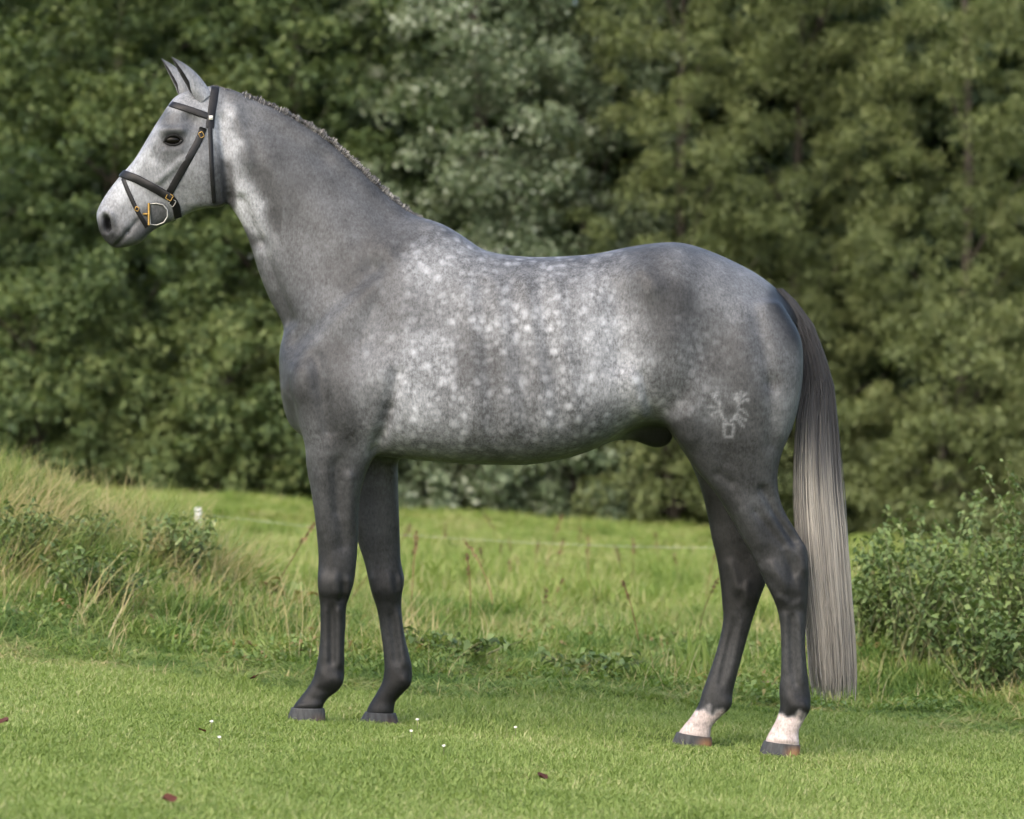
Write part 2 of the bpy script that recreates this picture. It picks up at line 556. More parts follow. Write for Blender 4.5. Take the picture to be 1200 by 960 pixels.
leg_f = [
 (376, 676, 376, 694, 5, .004), (394, 678, 398, 694, 6, .005), (408, 680, 408, 694, 3.5, .006), (385, 704, 400, 706, 5, -.002), (401, 672, 402, 700, 3.6, -.003),
 (388, 712, 388, 776, 3.8, -.0035), (381, 716, 381, 770, 4, .003), (396, 716, 396, 780, 3.6, .003), (376, 700, 404, 703, 5, -.0015),
 (397, 795, 399, 800, 5, .006), (380, 790, 384, 800, 6, .004), (374, 808, 384, 812, 4, -.004), (350, 826, 376, 826, 2.5, .004),
 (438, 678, 440, 694, 5, .004), (456, 678, 460, 694, 6, .005), (469, 678, 469, 692, 3.5, .006), (463, 672, 465, 698, 3.6, -.003), (446, 706, 466, 708, 5, -.002),
 (459, 716, 463, 774, 3.8, -.0035), (467, 718, 473, 778, 3.6, .003), (475, 796, 478, 802, 5, .006),
 (938, 642, 942, 668, 5, .005), (921, 650, 928, 672, 4, -.006), (905, 662, 918, 690, 6, .006), (934, 676, 938, 704, 3.5, .005), (925, 680, 927, 704, 3.6, -.003), (912, 700, 920, 704, 4, .004), (914, 714, 938, 716, 4, -.003),
 (927, 722, 928, 790, 3.8, -.0035), (920, 724, 920, 785, 4, .003), (936, 724, 937, 795, 3.6, .003), (942, 826, 944, 832, 5, .006), (926, 818, 930, 828, 6, .004), (918, 840, 934, 842, 4, -.004), (902, 866, 932, 868, 2.5, .004),
 (884, 655, 892, 668, 5, .005), (856, 662, 866, 690, 6, .006), (876, 684, 874, 706, 3.5, .005), (867, 684, 866, 706, 3.6, -.003),
 (860, 728, 846, 790, 3.8, -.0035), (868, 730, 855, 795, 3.6, .003), (851, 822, 852, 828, 5, .006),
 (886, 600, 918, 640, 4, -.006), (872, 600, 890, 635, 8, .006), (905, 590, 925, 620, 5, .004),
 (392, 545, 395, 600, 5, -.006), (376, 560, 380, 620, 8, .005), (410, 560, 408, 610, 6, .006), (385, 630, 388, 660, 5, .003)]
co = sculpt(co, trunk_f, 1.45)
co = sculpt(co, leg_f, 1.1)
co = flat_smooth(co, one, 1)
co = sculpt(co, neck_f, 1.4)
co = sculpt(co, head_f, 1.55)
co = flat_smooth(co, one, 1)

# coat: the grey of the hair, (px, py, brightness 0-255)
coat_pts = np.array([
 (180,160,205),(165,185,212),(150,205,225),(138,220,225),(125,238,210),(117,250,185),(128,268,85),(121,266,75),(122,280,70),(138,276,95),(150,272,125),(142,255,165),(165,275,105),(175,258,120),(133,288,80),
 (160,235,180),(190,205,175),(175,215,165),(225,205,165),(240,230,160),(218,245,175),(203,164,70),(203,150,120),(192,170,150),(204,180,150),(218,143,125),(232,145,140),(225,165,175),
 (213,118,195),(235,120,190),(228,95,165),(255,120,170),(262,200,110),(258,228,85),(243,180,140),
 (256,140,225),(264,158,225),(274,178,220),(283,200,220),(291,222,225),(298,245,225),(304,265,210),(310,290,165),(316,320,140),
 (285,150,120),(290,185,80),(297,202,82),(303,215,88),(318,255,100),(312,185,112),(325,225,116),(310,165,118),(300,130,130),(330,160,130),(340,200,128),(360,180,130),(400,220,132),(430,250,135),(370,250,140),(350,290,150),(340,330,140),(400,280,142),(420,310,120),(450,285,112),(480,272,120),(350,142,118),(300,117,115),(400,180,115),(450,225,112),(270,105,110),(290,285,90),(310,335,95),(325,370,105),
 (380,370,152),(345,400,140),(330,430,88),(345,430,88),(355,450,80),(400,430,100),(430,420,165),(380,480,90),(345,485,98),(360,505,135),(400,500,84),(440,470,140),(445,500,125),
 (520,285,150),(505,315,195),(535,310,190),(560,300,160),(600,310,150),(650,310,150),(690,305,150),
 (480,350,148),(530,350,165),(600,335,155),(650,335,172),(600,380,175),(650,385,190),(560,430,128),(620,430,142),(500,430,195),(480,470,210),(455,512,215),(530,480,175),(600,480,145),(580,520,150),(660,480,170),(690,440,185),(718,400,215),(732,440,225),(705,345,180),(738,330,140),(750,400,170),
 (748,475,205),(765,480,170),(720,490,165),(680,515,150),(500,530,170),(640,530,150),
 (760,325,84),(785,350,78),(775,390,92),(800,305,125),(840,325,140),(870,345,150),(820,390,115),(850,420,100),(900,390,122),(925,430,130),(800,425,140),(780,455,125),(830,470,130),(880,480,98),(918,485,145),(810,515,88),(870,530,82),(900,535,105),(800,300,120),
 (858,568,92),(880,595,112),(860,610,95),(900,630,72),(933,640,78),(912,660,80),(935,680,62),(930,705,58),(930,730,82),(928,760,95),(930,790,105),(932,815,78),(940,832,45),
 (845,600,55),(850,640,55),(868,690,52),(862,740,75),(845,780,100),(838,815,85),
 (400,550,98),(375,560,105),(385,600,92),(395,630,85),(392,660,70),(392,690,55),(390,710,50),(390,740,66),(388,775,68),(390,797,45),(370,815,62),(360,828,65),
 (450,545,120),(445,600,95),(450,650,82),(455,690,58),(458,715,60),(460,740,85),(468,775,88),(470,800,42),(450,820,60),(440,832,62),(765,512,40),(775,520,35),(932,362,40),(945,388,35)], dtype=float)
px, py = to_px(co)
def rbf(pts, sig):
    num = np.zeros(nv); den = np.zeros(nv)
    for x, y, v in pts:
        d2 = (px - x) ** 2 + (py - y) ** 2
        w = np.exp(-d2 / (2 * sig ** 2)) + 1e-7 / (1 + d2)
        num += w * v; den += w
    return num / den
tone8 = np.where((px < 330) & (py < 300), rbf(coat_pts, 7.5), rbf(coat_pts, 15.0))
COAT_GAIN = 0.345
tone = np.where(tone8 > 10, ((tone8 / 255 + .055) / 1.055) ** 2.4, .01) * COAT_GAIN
nz = np.sin(px * .31 + py * .2) * 2.2 + np.sin(px * .17 - py * .3 + 1) * 2.5 + np.sin(px * .8 + co[:, 1] * 90) * .8
sock = smooth(-4, 4, py - (np.where(px < 880, 838 - (px - 838) * -.25, 838) + nz)) * (px > 700) * (py > 780)
sock = np.where((px < 880) & (px > 700), smooth(-4.5, 4.5, (py - (830 + (px - 820) * .20)) + nz) * (py > 780), sock)
tone = tone * (1 - sock) + 0.33 * sock
tone = tone * (1 - .97 * np.exp(-(((px - 125 - (py - 262) * .12) / 4.4) ** 2 + ((py - 261) / 9.5) ** 2) ** 1.5))
tone = tone * (1 - .36 * smooth(296, 330, px) * (1 - smooth(430, 500, px)) * (1 - smooth(400, 440, py)))
tone = tone * (1 - .85 * np.exp(-((px - 203) / 14.0) ** 2 - ((py - 164.5) / 8.5) ** 2))
dap_pts = np.array([(480,350,.9),(600,350,1),(680,350,1),(600,430,1.1),(660,440,1.1),(520,430,1),(480,490,.8),(600,520,.9),(720,420,.6),(400,400,.5),(380,330,.3),(360,460,.35),(430,340,.35),
  (800,420,.95),(830,450,.9),(780,330,.45),(850,340,.15),(900,400,.25),(880,500,.25),(820,540,.2),(320,200,.2),(400,230,.15),(200,200,.06),(390,600,.3),(390,750,.25),(450,700,.25),(930,700,.25),(850,700,.2),(900,600,.3)], dtype=float)
dap = rbf(dap_pts, 35.0)
dap *= (1 - sock)
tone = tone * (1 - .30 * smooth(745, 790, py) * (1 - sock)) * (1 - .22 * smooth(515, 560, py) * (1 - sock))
# the freeze brand on the near thigh: a pair of antlers over a small square, in pale soft hair
brand_lines = [
 [(846, 489), (843.5, 480), (843, 470), (841, 462)], [(847, 489), (850, 493)], [(843, 472), (838, 466), (834.5, 461)], [(843.5, 478), (836, 478), (829, 475.5)], [(844, 481), (836, 484), (834, 487)], [(837, 466), (841, 459)],
 [(860, 491), (864.5, 483), (865, 472), (863, 462)], [(860, 491), (857, 493)], [(865, 470), (861, 467)], [(865, 470), (870, 466), (874, 461)], [(866, 468), (868.5, 460)], [(865, 474), (872, 469), (877, 469)], [(865, 480), (871, 481), (876, 487)], [(864, 484), (870, 491), (874, 492)], [(861, 489), (867, 495), (871, 500)],
 [(848.5, 497), (859.5, 497), (859, 512), (849, 512), (848.5, 497)]]
brand = np.zeros(nv)
near = (co[:, 1] < -.05) & (np.abs(px - 853) < 40) & (np.abs(py - 487) < 45)
for ln_ in brand_lines:
    for (x0, y0), (x1, y1) in zip(ln_[:-1], ln_[1:]):
        brand[near] = np.maximum(brand[near], np.exp(-(seg_d(px[near], py[near], x0, y0, x1, y1) / 1.7) ** 2))
brand *= .75 + .25 * np.sin(px * .7 + py * .4) * np.sin(py * .9 - px * .3)
tone = tone + brand * .12
# coat material
coat, nt, b = new_mat('dapple_grey_coat')
tc = N(nt, 'ShaderNodeTexCoord')
at = N(nt, 'ShaderNodeAttribute', attribute_name='tone')
ad = N(nt, 'ShaderNodeAttribute', attribute_name='dapple')
asock = N(nt, 'ShaderNodeAttribute', attribute_name='sock')
wob = N(nt, 'ShaderNodeTexNoise', i_Scale=22.0, i_Detail=3.0)
nt.links.new(tc.outputs['Object'], wob.inputs['Vector'])
vm = N(nt, 'ShaderNodeVectorMath', operation='MULTIPLY_ADD')
nt.links.new(wob.outputs['Color'], vm.inputs[0]); vm.inputs[1].default_value = (.018, .018, .018)
nt.links.new(tc.outputs['Object'], vm.inputs[2])
def dapples(scale, lo, hi):
    v = N(nt, 'ShaderNodeTexVoronoi', i_Scale=scale, i_Randomness=0.9)
    nt.links.new(vm.outputs[0], v.inputs['Vector'])
    r = ramp(nt, [(lo, (1, 1, 1)), (hi, (0, 0, 0))]); r.color_ramp.interpolation = 'EASE'
    nt.links.new(v.outputs['Distance'], r.inputs['Fac'])
    return r.outputs['Color']
d1 = dapples(20.5, .03, .44); d2 = dapples(34.0, .02, .55)
hair = N(nt, 'ShaderNodeTexNoise', i_Scale=1.0, i_Detail=7.0, i_Roughness=.65)
mp = N(nt, 'ShaderNodeMapping'); mp.inputs['Scale'].default_value = (170, 170, 70)
nt.links.new(tc.outputs['Object'], mp.inputs['Vector']); nt.links.new(mp.outputs[0], hair.inputs['Vector'])
cloud = N(nt, 'ShaderNodeTexNoise', i_Scale=11.0, i_Detail=5.0, i_Roughness=.6)
nt.links.new(tc.outputs['Object'], cloud.inputs['Vector'])
# spots brighten, the net between them darkens
sp = math_node(nt, 'ADD', math_node(nt, 'MULTIPLY', d1, .66), math_node(nt, 'MULTIPLY', d2, .38))
sp = math_node(nt, 'SUBTRACT', sp, .25)
k1 = math_node(nt, 'MULTIPLY', math_node(nt, 'MULTIPLY', sp, ad.outputs['Fac']), 1.32)
k2 = math_node(nt, 'MULTIPLY', math_node(nt, 'SUBTRACT', hair.outputs['Fac'], .5), 1.6)
k3 = math_node(nt, 'MULTIPLY', math_node(nt, 'SUBTRACT', cloud.outputs['Fac'], .5), 1.3)
tuft = N(nt, 'ShaderNodeTexNoise', i_Scale=75.0, i_Detail=3.0, i_Roughness=.6)
nt.links.new(tc.outputs['Object'], tuft.inputs['Vector'])
k4 = math_node(nt, 'MULTIPLY', math_node(nt, 'SUBTRACT', tuft.outputs['Fac'], .5), .95)
f = math_node(nt, 'ADD', math_node(nt, 'ADD', math_node(nt, 'ADD', math_node(nt, 'ADD', k1, k2), k3), k4), 1.0)
f = math_node(nt, 'MAXIMUM', f, .35)
g = math_node(nt, 'MINIMUM', math_node(nt, 'MULTIPLY', f, at.outputs['Fac']), .72)
cc = N(nt, 'ShaderNodeCombineColor')
for k, s in ((0, .925), (1, .97), (2, 1.045)):
    nt.links.new(math_node(nt, 'MULTIPLY', g, s), cc.inputs[k])
pink = mix_col(nt, asock.outputs['Fac'], cc.outputs[0], mix_col(nt, 1.0, cc.outputs[0], (1.07, .87, .77), 'MULTIPLY'))
nt.links.new(pink, b.inputs['Base Color'])
b.inputs['Roughness'].default_value = .52
b.inputs['Specular IOR Level'].default_value = .22
b.inputs['Sheen Weight'].default_value = .0
b.inputs['Sheen Roughness'].default_value = .4
bp = N(nt, 'ShaderNodeBump', i_Strength=.35, i_Distance=.003)
nt.links.new(hair.outputs['Fac'], bp.inputs['Height']); nt.links.new(bp.outputs['Normal'], b.inputs['Normal'])

# ears: thick cups rooted in the poll, part of the body's mesh
def ear(base, tip, sgn, open_dir, rmax, flat=.62, nu=18, nw=20):
    base, tip = np.array(base), np.array(tip)
    ax = tip - base; L = np.linalg.norm(ax); ax /= L
    od = np.array(open_dir, dtype=float); od -= ax * od.dot(ax); od /= np.linalg.norm(od)
    sd_ = np.cross(ax, od)
    out, tn = [], []
    vo, inner = [], []
    for a in range(nu):
        u = a / (nu - 1)
        r = rmax * (0.80 + .85 * u) * max(0.0, 1 - u ** 1.5) ** .9
        r = max(r, .0015)
        half = R(180 - 34 * smooth(0.22, .45, u) - 40 * u)
        for layer, th in ((0, 0.0), (1, .0035)):
            for c_ in range(nw):
                v = -half + 2 * half * c_ / (nw - 1)
                rr = max(r - th, .0008)
                pt = base + ax * (L * u) + (-od * math.cos(v) * rr + sd_ * math.sin(v) * rr * flat) - od * (.004 * math.sin(u * 3.0))
                vo.append(pt); inner.append(layer)
    fo = []
    st = 2 * nw
    for a in range(nu - 1):
        for c_ in range(nw - 1):
            o0, o1 = a * st + c_, (a + 1) * st + c_
            fo.append((o0, o0 + 1, o1 + 1, o1))
            fo.append((o0 + nw, o1 + nw, o1 + nw + 1, o0 + nw + 1))
        for c_ in (0, nw - 1):
            o0, o1 = a * st + c_, (a + 1) * st + c_
            fo.append((o0, o1, o1 + nw, o0 + nw))
    return np.array(vo), np.array(fo), np.array(inner, dtype=float)

e1 = ear(P(241, 116, -.036), P(200.5, 67, -.052), -1, (-.86, -.50, -.10), .036)
e2 = ear(P(227, 119, .036), P(189, 69, .052), 1, (-.88, -.35, -.10), .034)
allV, allF, toneA, dapA, sockA = [co], [faces], [tone], [dap], [sock]
o_ = nv
for v, f, inn in (e1, e2):
    allV.append(v); allF.append(f + o_); o_ += len(v)
    u = np.repeat(np.arange(18) / 17.0, 40)
    toneA.append(np.where(inn > .5, .022 + .02 * u, .16 - .11 * smooth(.45, 1, u))); dapA.append(np.zeros(len(v))); sockA.append(np.zeros(len(v)))

horse = empty('horse', (0.05, 0, float(ground_h(0.05, 0))))
tag(horse, 'tall dapple grey horse standing side on in the mown grass', 'horse')
bme = mesh_np('horse_body', np.concatenate(allV), np.concatenate(allF), coat, True)
attr(bme, 'tone', np.concatenate(toneA)); attr(bme, 'dapple', np.concatenate(dapA)); attr(bme, 'sock', np.concatenate(sockA))
body = child('body', bme, horse)

bvh = BVHTree.FromPolygons([Vector(v) for v in co], [tuple(f) for f in faces])
def surf(px_, py_, side=-1):
    """point and normal of the horse's skin seen at a photo pixel, from the near (-1) or the far (+1) side"""
    if side < 0:
        o = Vector((0, -CAM_D, CAM_Z)); d = (P(px_, py_, 0) - o).normalized()
    else:
        t = P(px_, py_, 0); o = Vector((t.x, 3, t.z)); d = Vector((0, -1, 0))
    h = bvh.ray_cast(o, d)
    return (h[0], h[1] if h[1].dot(d) < 0 else -h[1]) if h[0] is not None else (None, None)

# eyes
eye_m = simple_mat('eye_dark', (.003, .0025, .002), .14, spec=.10)
lid_m = simple_mat('eyelid_skin', (.007, .007, .007), .6, .3, 120, spec=.12)
for s in (-1, 1):
    p, n = surf(202.5, 164.5, s)
    if p is None: continue
    c = p - n * .0005
    bm = bmesh.new(); bmesh.ops.create_uvsphere(bm, u_segments=24, v_segments=16, radius=.0165)
    me = bpy.data.meshes.new('eye'); bm.to_mesh(me); bm.free()
    v = np.array([tuple(q.co) for q in me.vertices]) * np.array([1.80, .80, 1.0]) + np.array(c)
    me.vertices.foreach_set('co', v.astype(np.float32).ravel()); me.materials.append(eye_m)
    for pl in me.polygons: pl.use_smooth = True
    e = child('eye', me, horse)
    # upper and lower lids: soft folds of dark skin round the eye
    for arc, rad in (([(192, 167), (196, 160.5), (203, 158.2), (209.5, 159.8), (214.5, 164.5)], .0044), ([(192, 167), (197.5, 169.8), (204, 170.8), (210, 168.6), (214.5, 164.5)], .0028)):
        A_ = catmull(arc, 5); vv, ff = [], []
        pts = [surf(x, y, s) for x, y in A_]
        for j, (q, qn) in enumerate(pts):
            t = (pts[min(j + 1, len(pts) - 1)][0] - pts[max(j - 1, 0)][0]).normalized()
            a_ = qn.cross(t).normalized(); rr = rad * (.35 + .65 * math.sin(math.pi * (j + .3) / (len(pts) - .4)) ** .6)
            for m in range(8):
                an = m * math.pi / 4
                vv.append(tuple(q + qn * (.0035 + rr * .8 * math.sin(an)) + a_ * rr * 1.25 * math.cos(an)))
        for j in range(len(pts) - 1):
            for m in range(8): ff.append((j * 8 + m, j * 8 + (m + 1) % 8, (j + 1) * 8 + (m + 1) % 8, (j + 1) * 8 + m))
        obj('eyelid', mesh_np('eyelid', np.array(vv), np.array(ff), lid_m, True), e)

# hooves
hm, nt, b = new_mat('hoof_horn')
gat = N(nt, 'ShaderNodeAttribute', attribute_name='heel')
no = N(nt, 'ShaderNodeTexNoise', i_Scale=3.0, i_Detail=5.0)
mp = N(nt, 'ShaderNodeMapping'); mp.inputs['Scale'].default_value = (30, 30, 6)
tc = N(nt, 'ShaderNodeTexCoord'); nt.links.new(tc.outputs['Object'], mp.inputs['Vector']); nt.links.new(mp.outputs[0], no.inputs['Vector'])
r = ramp(nt, [(.3, (.018, .019, .021)), (.7, (.052, .055, .058))]); nt.links.new(no.outputs['Fac'], r.inputs['Fac'])
r2 = ramp(nt, [(.3, (.20, .09, .04)), (.7, (.28, .16, .08))]); nt.links.new(no.outputs['Fac'], r2.inputs['Fac'])
nt.links.new(mix_col(nt, gat.outputs['Fac'], r.outputs['Color'], r2.outputs['Color']), b.inputs['Base Color'])
b.inputs['Roughness'].default_value = .6; b.inputs['Specular IOR Level'].default_value = .2
def hoof(t1, t2, b1, b2, y, w, white):
    secs = []
    for k in range(7):
        u = k / 6
        bul = math.sin(u * math.pi) * 1.2
        f_ = lambda a, c: tuple(a[i] + (c[i] - a[i]) * u for i in range(2))
        p1, p2 = f_(t1, b1), f_(t2, b2)
        secs.append((p1[0] - bul * .6, p1[1], p2[0] + bul * .6, p2[1], w * (.88 + .16 * u), y, -.12, 2.3))
    v, f = loft(secs, 28, 2)
    f = [q if len(q) == 4 else (q[0], q[1], q[2], q[2]) for q in f]
    me = bpy.data.meshes.new('hoof'); me.from_pydata([tuple(q) for q in v], [], [tuple(dict.fromkeys(q)) for q in f]); me.materials.append(hm)
    for pl in me.polygons: pl.use_smooth = True
    hx, _ = to_px(v)
    attr(me, 'heel', smooth(t1[0] + (t2[0] - t1[0]) * .50, t1[0] + (t2[0] - t1[0]) * .85, hx) * smooth(t1[1] + 3, b1[1] - 1, to_px(v)[1]) * white)
    return child('hoof', me, horse)
hoof((341.5, 829), (380, 830), (336, 847), (381, 847), YF, .044, .15)
hoof((428, 834), (464, 836), (419, 852), (467, 852), -YF, .044, .15)
hoof((895, 868), (938, 873), (889, 886), (936, 888), YH, .046, 1)
hoof((793, 858), (834, 864), (786, 875), (834, 877), -YH, .046, .8)

# mane: short pulled hair on the crest, most of it lying over to the far side
hair_m, nt, b = new_mat('horse_hair')
at = N(nt, 'ShaderNodeAttribute', attribute_name='tint')
r = ramp(nt, [(0, (.018, .018, .020)), (.35, (.075, .075, .08)), (.7, (.28, .265, .24)), (1, (.55, .52, .47))])
nt.links.new(at.outputs['Fac'], r.inputs['Fac']); nt.links.new(r.outputs['Color'], b.inputs['Base Color'])
b.inputs['Roughness'].default_value = .5; b.inputs['Specular IOR Level'].default_value = .35

def strands(paths, widths, tints):
    """paths (n,k,3), widths (n,k), tints (n,k): three-sided tapering hairs"""
    n, k, _ = paths.shape
    tan = np.gradient(paths, axis=1)
    tan /= np.linalg.norm(tan, axis=2)[..., None] + 1e-12
    ref = rng.normal(size=(n, 1, 3)); a = np.cross(tan, ref); a /= np.linalg.norm(a, axis=2)[..., None] + 1e-12
    bq = np.cross(tan, a)
    V = np.stack([paths + widths[..., None] * (a * math.cos(q) + bq * math.sin(q)) for q in (0, 2.094, 4.189)], 2)
    idx = np.arange(n * k * 3).reshape(n, k, 3)
    F = []
    for s in range(3):
        s2 = (s + 1) % 3
        F.append(np.stack([idx[:, :-1, s], idx[:, :-1, s2], idx[:, 1:, s2], idx[:, 1:, s]], -1).reshape(-1, 4))
    me = mesh_np('hair', V.reshape(-1, 3), np.concatenate(F), hair_m, True)
    attr(me, 'tint', np.repeat(tints[..., None], 3, 2).ravel())
    return me

crest = catmull([(246, 98), (262, 101), (300, 114), (340, 132), (377, 153.5), (410, 181.5), (440, 210.5), (468, 236), (490, 252), (515, 260)], 8)
cl = np.concatenate([[0], np.cumsum(np.hypot(*np.diff(crest, axis=0).T))]); cl /= cl[-1]
nst = 2600; K = 7
u = rng.random(nst)
cx = np.interp(u, cl, crest[:, 0]); cy = np.interp(u, cl, crest[:, 1])
tx = np.interp(np.minimum(u + .02, 1), cl, crest[:, 0]) - np.interp(np.maximum(u - .02, 0), cl, crest[:, 0])
ty = np.interp(np.minimum(u + .02, 1), cl, crest[:, 1]) - np.interp(np.maximum(u - .02, 0), cl, crest[:, 1])
tl = np.hypot(tx, ty); tx /= tl; ty /= tl
root = np.array([tuple(P(a, c + 3.0, 0)) for a, c in zip(cx, cy)])
up = np.stack([ty, np.zeros(nst), tx], 1)            # perpendicular to the crest, in the side plane
along = np.stack([tx, np.zeros(nst), -ty], 1)
knot = .55 + .45 * np.abs(np.sin(u * 60))              # small uneven tufts
amp = np.where(u < .12, .008, .017) * (1 - .55 * smooth(.86, 1, u)) * (.7 + .6 * rng.random(nst)) * knot
side = np.where(rng.random(nst) < .80, 1.0, -1.0)
ln = np.where(side > 0, .055, .016) * (.7 + .6 * rng.random(nst))
t = np.linspace(0, 1, K)
lean = rng.normal(0, .25, nst) + .3
paths = root[:, None, :] + up[:, None, :] * (amp[:, None] * np.sin(t * 2.6)[None])[..., None] \
    + np.array([0, 1, 0]) * ((side * (.35 * ln + .006))[:, None] * (t[None] ** 1.3))[..., None] \
    - up[:, None, :] * (ln[:, None] * (t[None] ** 2.2))[..., None] + along[:, None, :] * (lean * ln)[:, None, None] * t[None, :, None] \
    + np.array([0, 1, 0]) * rng.normal(0, .005, nst)[:, None, None]
tin = np.clip(.33 + .18 * rng.normal(size=nst) + .35 * smooth(.25, .5, u) * (rng.random(nst) < .45), 0.05, .95)
wd = np.full((nst, K), .0013) * (1 - .6 * t)[None]
child('mane', strands(paths, wd, np.repeat(tin[:, None], K, 1)), horse)

# tail: dock at the top, long hair that pales downwards
tab = np.array([(338, 908, 917), (352, 914, 932), (380, 928, 953), (417, 939, 967), (453, 941, 977), (493, 934, 981), (540, 931, 984), (581, 931, 987), (631, 934, 992), (684, 939, 996), (737, 946, 1000), (797, 950, 1003), (812, 953, 1001)], dtype=float)
nst = 6500; K = 16
a = np.clip(.5 + .27 * rng.normal(size=nst), 0, 1) * 2 - 1; bb = rng.uniform(-1, 1, nst)
bb = bb * np.sqrt(np.maximum(0, 1 - (a * .9) ** 2))
y0 = 338 + 70 * rng.random(nst) ** 1.3
y1 = 806 - 150 * rng.random(nst) ** 1.7 + rng.normal(0, 7, nst)
y1 = np.where(rng.random(nst) < .10, y0 + (y1 - y0) * rng.uniform(.4, .9, nst), y1)
paths = np.zeros((nst, K, 3)); tin = np.zeros((nst, K))
ph = rng.uniform(0, 6.28, nst); wv = rng.uniform(.3, 1.8, nst) * np.where(rng.random(nst) < .04, 3.5, 1)
ctint = rng.normal(0, .06, nst) + .05 * np.sin(a * 9 + 2 * bb) * .6
for k in range(K):
    s = k / (K - 1)
    yy = y0 + (y1 - y0) * s
    xi = np.interp(yy, tab[:, 0], tab[:, 1]); xo = np.interp(yy, tab[:, 0], tab[:, 2])
    fan = .55 + .45 * smooth(0, .4, s)
    xx = (xi + xo) / 2 + (xo - xi) / 2 * a + np.sin(s * 7 + ph) * wv * s
    dep = (.046 + .022 * smooth(380, 520, yy)) * bb * fan
    d = CAM_D + dep
    paths[:, k] = np.stack([(xx - 600) / FPX * d, dep, CAM_Z - (yy - 480) / FPX * d], 1)
    pale = smooth(450, 610, yy + a * -35 + 30 * ctint / .09 * .6)
    tin[:, k] = np.clip(.05 + .57 * pale + ctint * (.5 + .7 * pale) - .06 * smooth(640, 800, yy), .03, .95)
wd = .00125 * (1 - .55 * np.linspace(0, 1, K) ** 2)[None] * rng.uniform(.7, 1.3, nst)[:, None]
child('tail', strands(paths, wd, tin), horse)

# ------------------------------------------------------------------ the bridle
leather = simple_mat('black_leather', (.006, .006, .007), .45, .4, 60, bump=.2, spec=.22)
steel = simple_mat('steel', (.22, .22, .21), .38, .1, 30, metal=1.0)
brass = simple_mat('brass', (.30, .19, .06), .42, .15, 30, metal=1.0)
cream_m = simple_mat('white_buckle_keeper', (.45, .44, .40), .4)
bridle = empty('bridle', tuple(P(215, 180, 0)))
tag(bridle, "black leather bridle with a brass and steel bit on the horse's head", 'bridle')

def strap(name, pts, w0, w1=None, th=.0035, closed=False, parent=None):
    """pts: (point, outward normal); a band lying on the skin"""
    w1 = w1 or w0
    n = len(pts)
    ps = [p for p, _ in pts]; ns = [q for _, q in pts]
    for _ in range(2):
        if closed: ps = [(ps[i - 1] + ps[i] * 2 + ps[(i + 1) % n]) / 4 for i in range(n)]
        else: ps = [ps[0]] + [(ps[i - 1] + ps[i] * 2 + ps[i + 1]) / 4 for i in range(1, n - 1)] + [ps[-1]]
    for _ in range(3):
        ns = [((ns[i - 1] if (closed or i) else ns[i]) + ns[i] + (ns[(i + 1) % n] if (closed or i < n - 1) else ns[i])).normalized() for i in range(n)]
    vv, ff = [], []
    for j in range(n):
        q0 = ps[j - 1] if (closed or j) else ps[j]
        q1 = ps[(j + 1) % n] if (closed or j < n - 1) else ps[j]
        t = (q1 - q0).normalized()
        bt = ns[j].cross(t).normalized(); nn = t.cross(bt).normalized()
        if nn.dot(ns[j]) < 0: nn = -nn
        w = (w0 + (w1 - w0) * j / max(1, n - 1)) / 2
        for m, hgt in ((-1, -.002), (-1, th * .6), (-.75, th), (.75, th), (1, th * .6), (1, -.002)):
            vv.append(tuple(ps[j] + bt * w * m + nn * (hgt + .001)))
    rng_ = n if closed else n - 1
    for j in range(rng_):
        for m in range(6):
            a0, a1 = j * 6 + m, j * 6 + (m + 1) % 6
            c0, c1 = ((j + 1) % n) * 6 + m, ((j + 1) % n) * 6 + (m + 1) % 6
            ff.append((a0, a1, c1, c0))
    if not closed:
        for e in (0, (n - 1) * 6):
            ff.append((e, e + 1, e + 2, e + 3)); ff.append((e, e + 3, e + 4, e + 5))
    return child(name, mesh_np(name, np.array(vv), np.array(ff), leather, True), parent or bridle)

def side_pts(line, side, n=16, ease=False):
    L = np.array(line, dtype=float)
    cl_ = np.concatenate([[0], np.cumsum(np.hypot(*np.diff(L, axis=0).T))]); cl_ /= cl_[-1]
    out = []
    for k in range(n):
        u_ = k / (n - 1)
        if ease: u_ = (1 - math.cos(u_ * math.pi)) / 2
        x, y = np.interp(u_, cl_, L[:, 0]), np.interp(u_, cl_, L[:, 1])
        p, q = surf(x, y, side)
        if p is not None: out.append((p.copy(), q.copy()))
    return out

def over(line, n=26):
    """from the near side over the front silhouette to the far side"""
    a = side_pts(line, -1, n, True); c_ = side_pts(line, 1, n, True)
    return list(reversed(a)) + c_
def ring(line, n=26):
    a = side_pts(line, -1, n, True); c_ = side_pts(line, 1, n, True)
    return a + list(reversed(c_))

strap('headpiece', over([(252.5, 100.5), (250, 118), (247, 137), (246, 150)]), .027)
strap('browband', over([(196, 121), (220, 128), (247, 137.5)]), .023)
strap('throatlatch', ring([(246, 139), (246.5, 160), (248, 200), (251, 238)])[0:52], .014)
strap('noseband', over([(143.5, 204), (160, 209.5), (180, 220), (198, 230.5)]), .028, th=.006)
strap('chin_strap', list(reversed(side_pts([(199, 230), (206, 240), (208.5, 254.5)], -1, 14))) , .026)
strap('chin_strap', list(reversed(side_pts([(199, 230), (206, 240), (208.5, 254.5)], 1, 14))), .026)
strap('flash_strap', over([(144, 209), (151, 226), (160, 246), (172, 266)]), .014)
for s in (-1, 1):
    strap('cheekpiece', side_pts([(238, 150), (234, 163), (216, 195), (198, 227)], s, 18), .024)

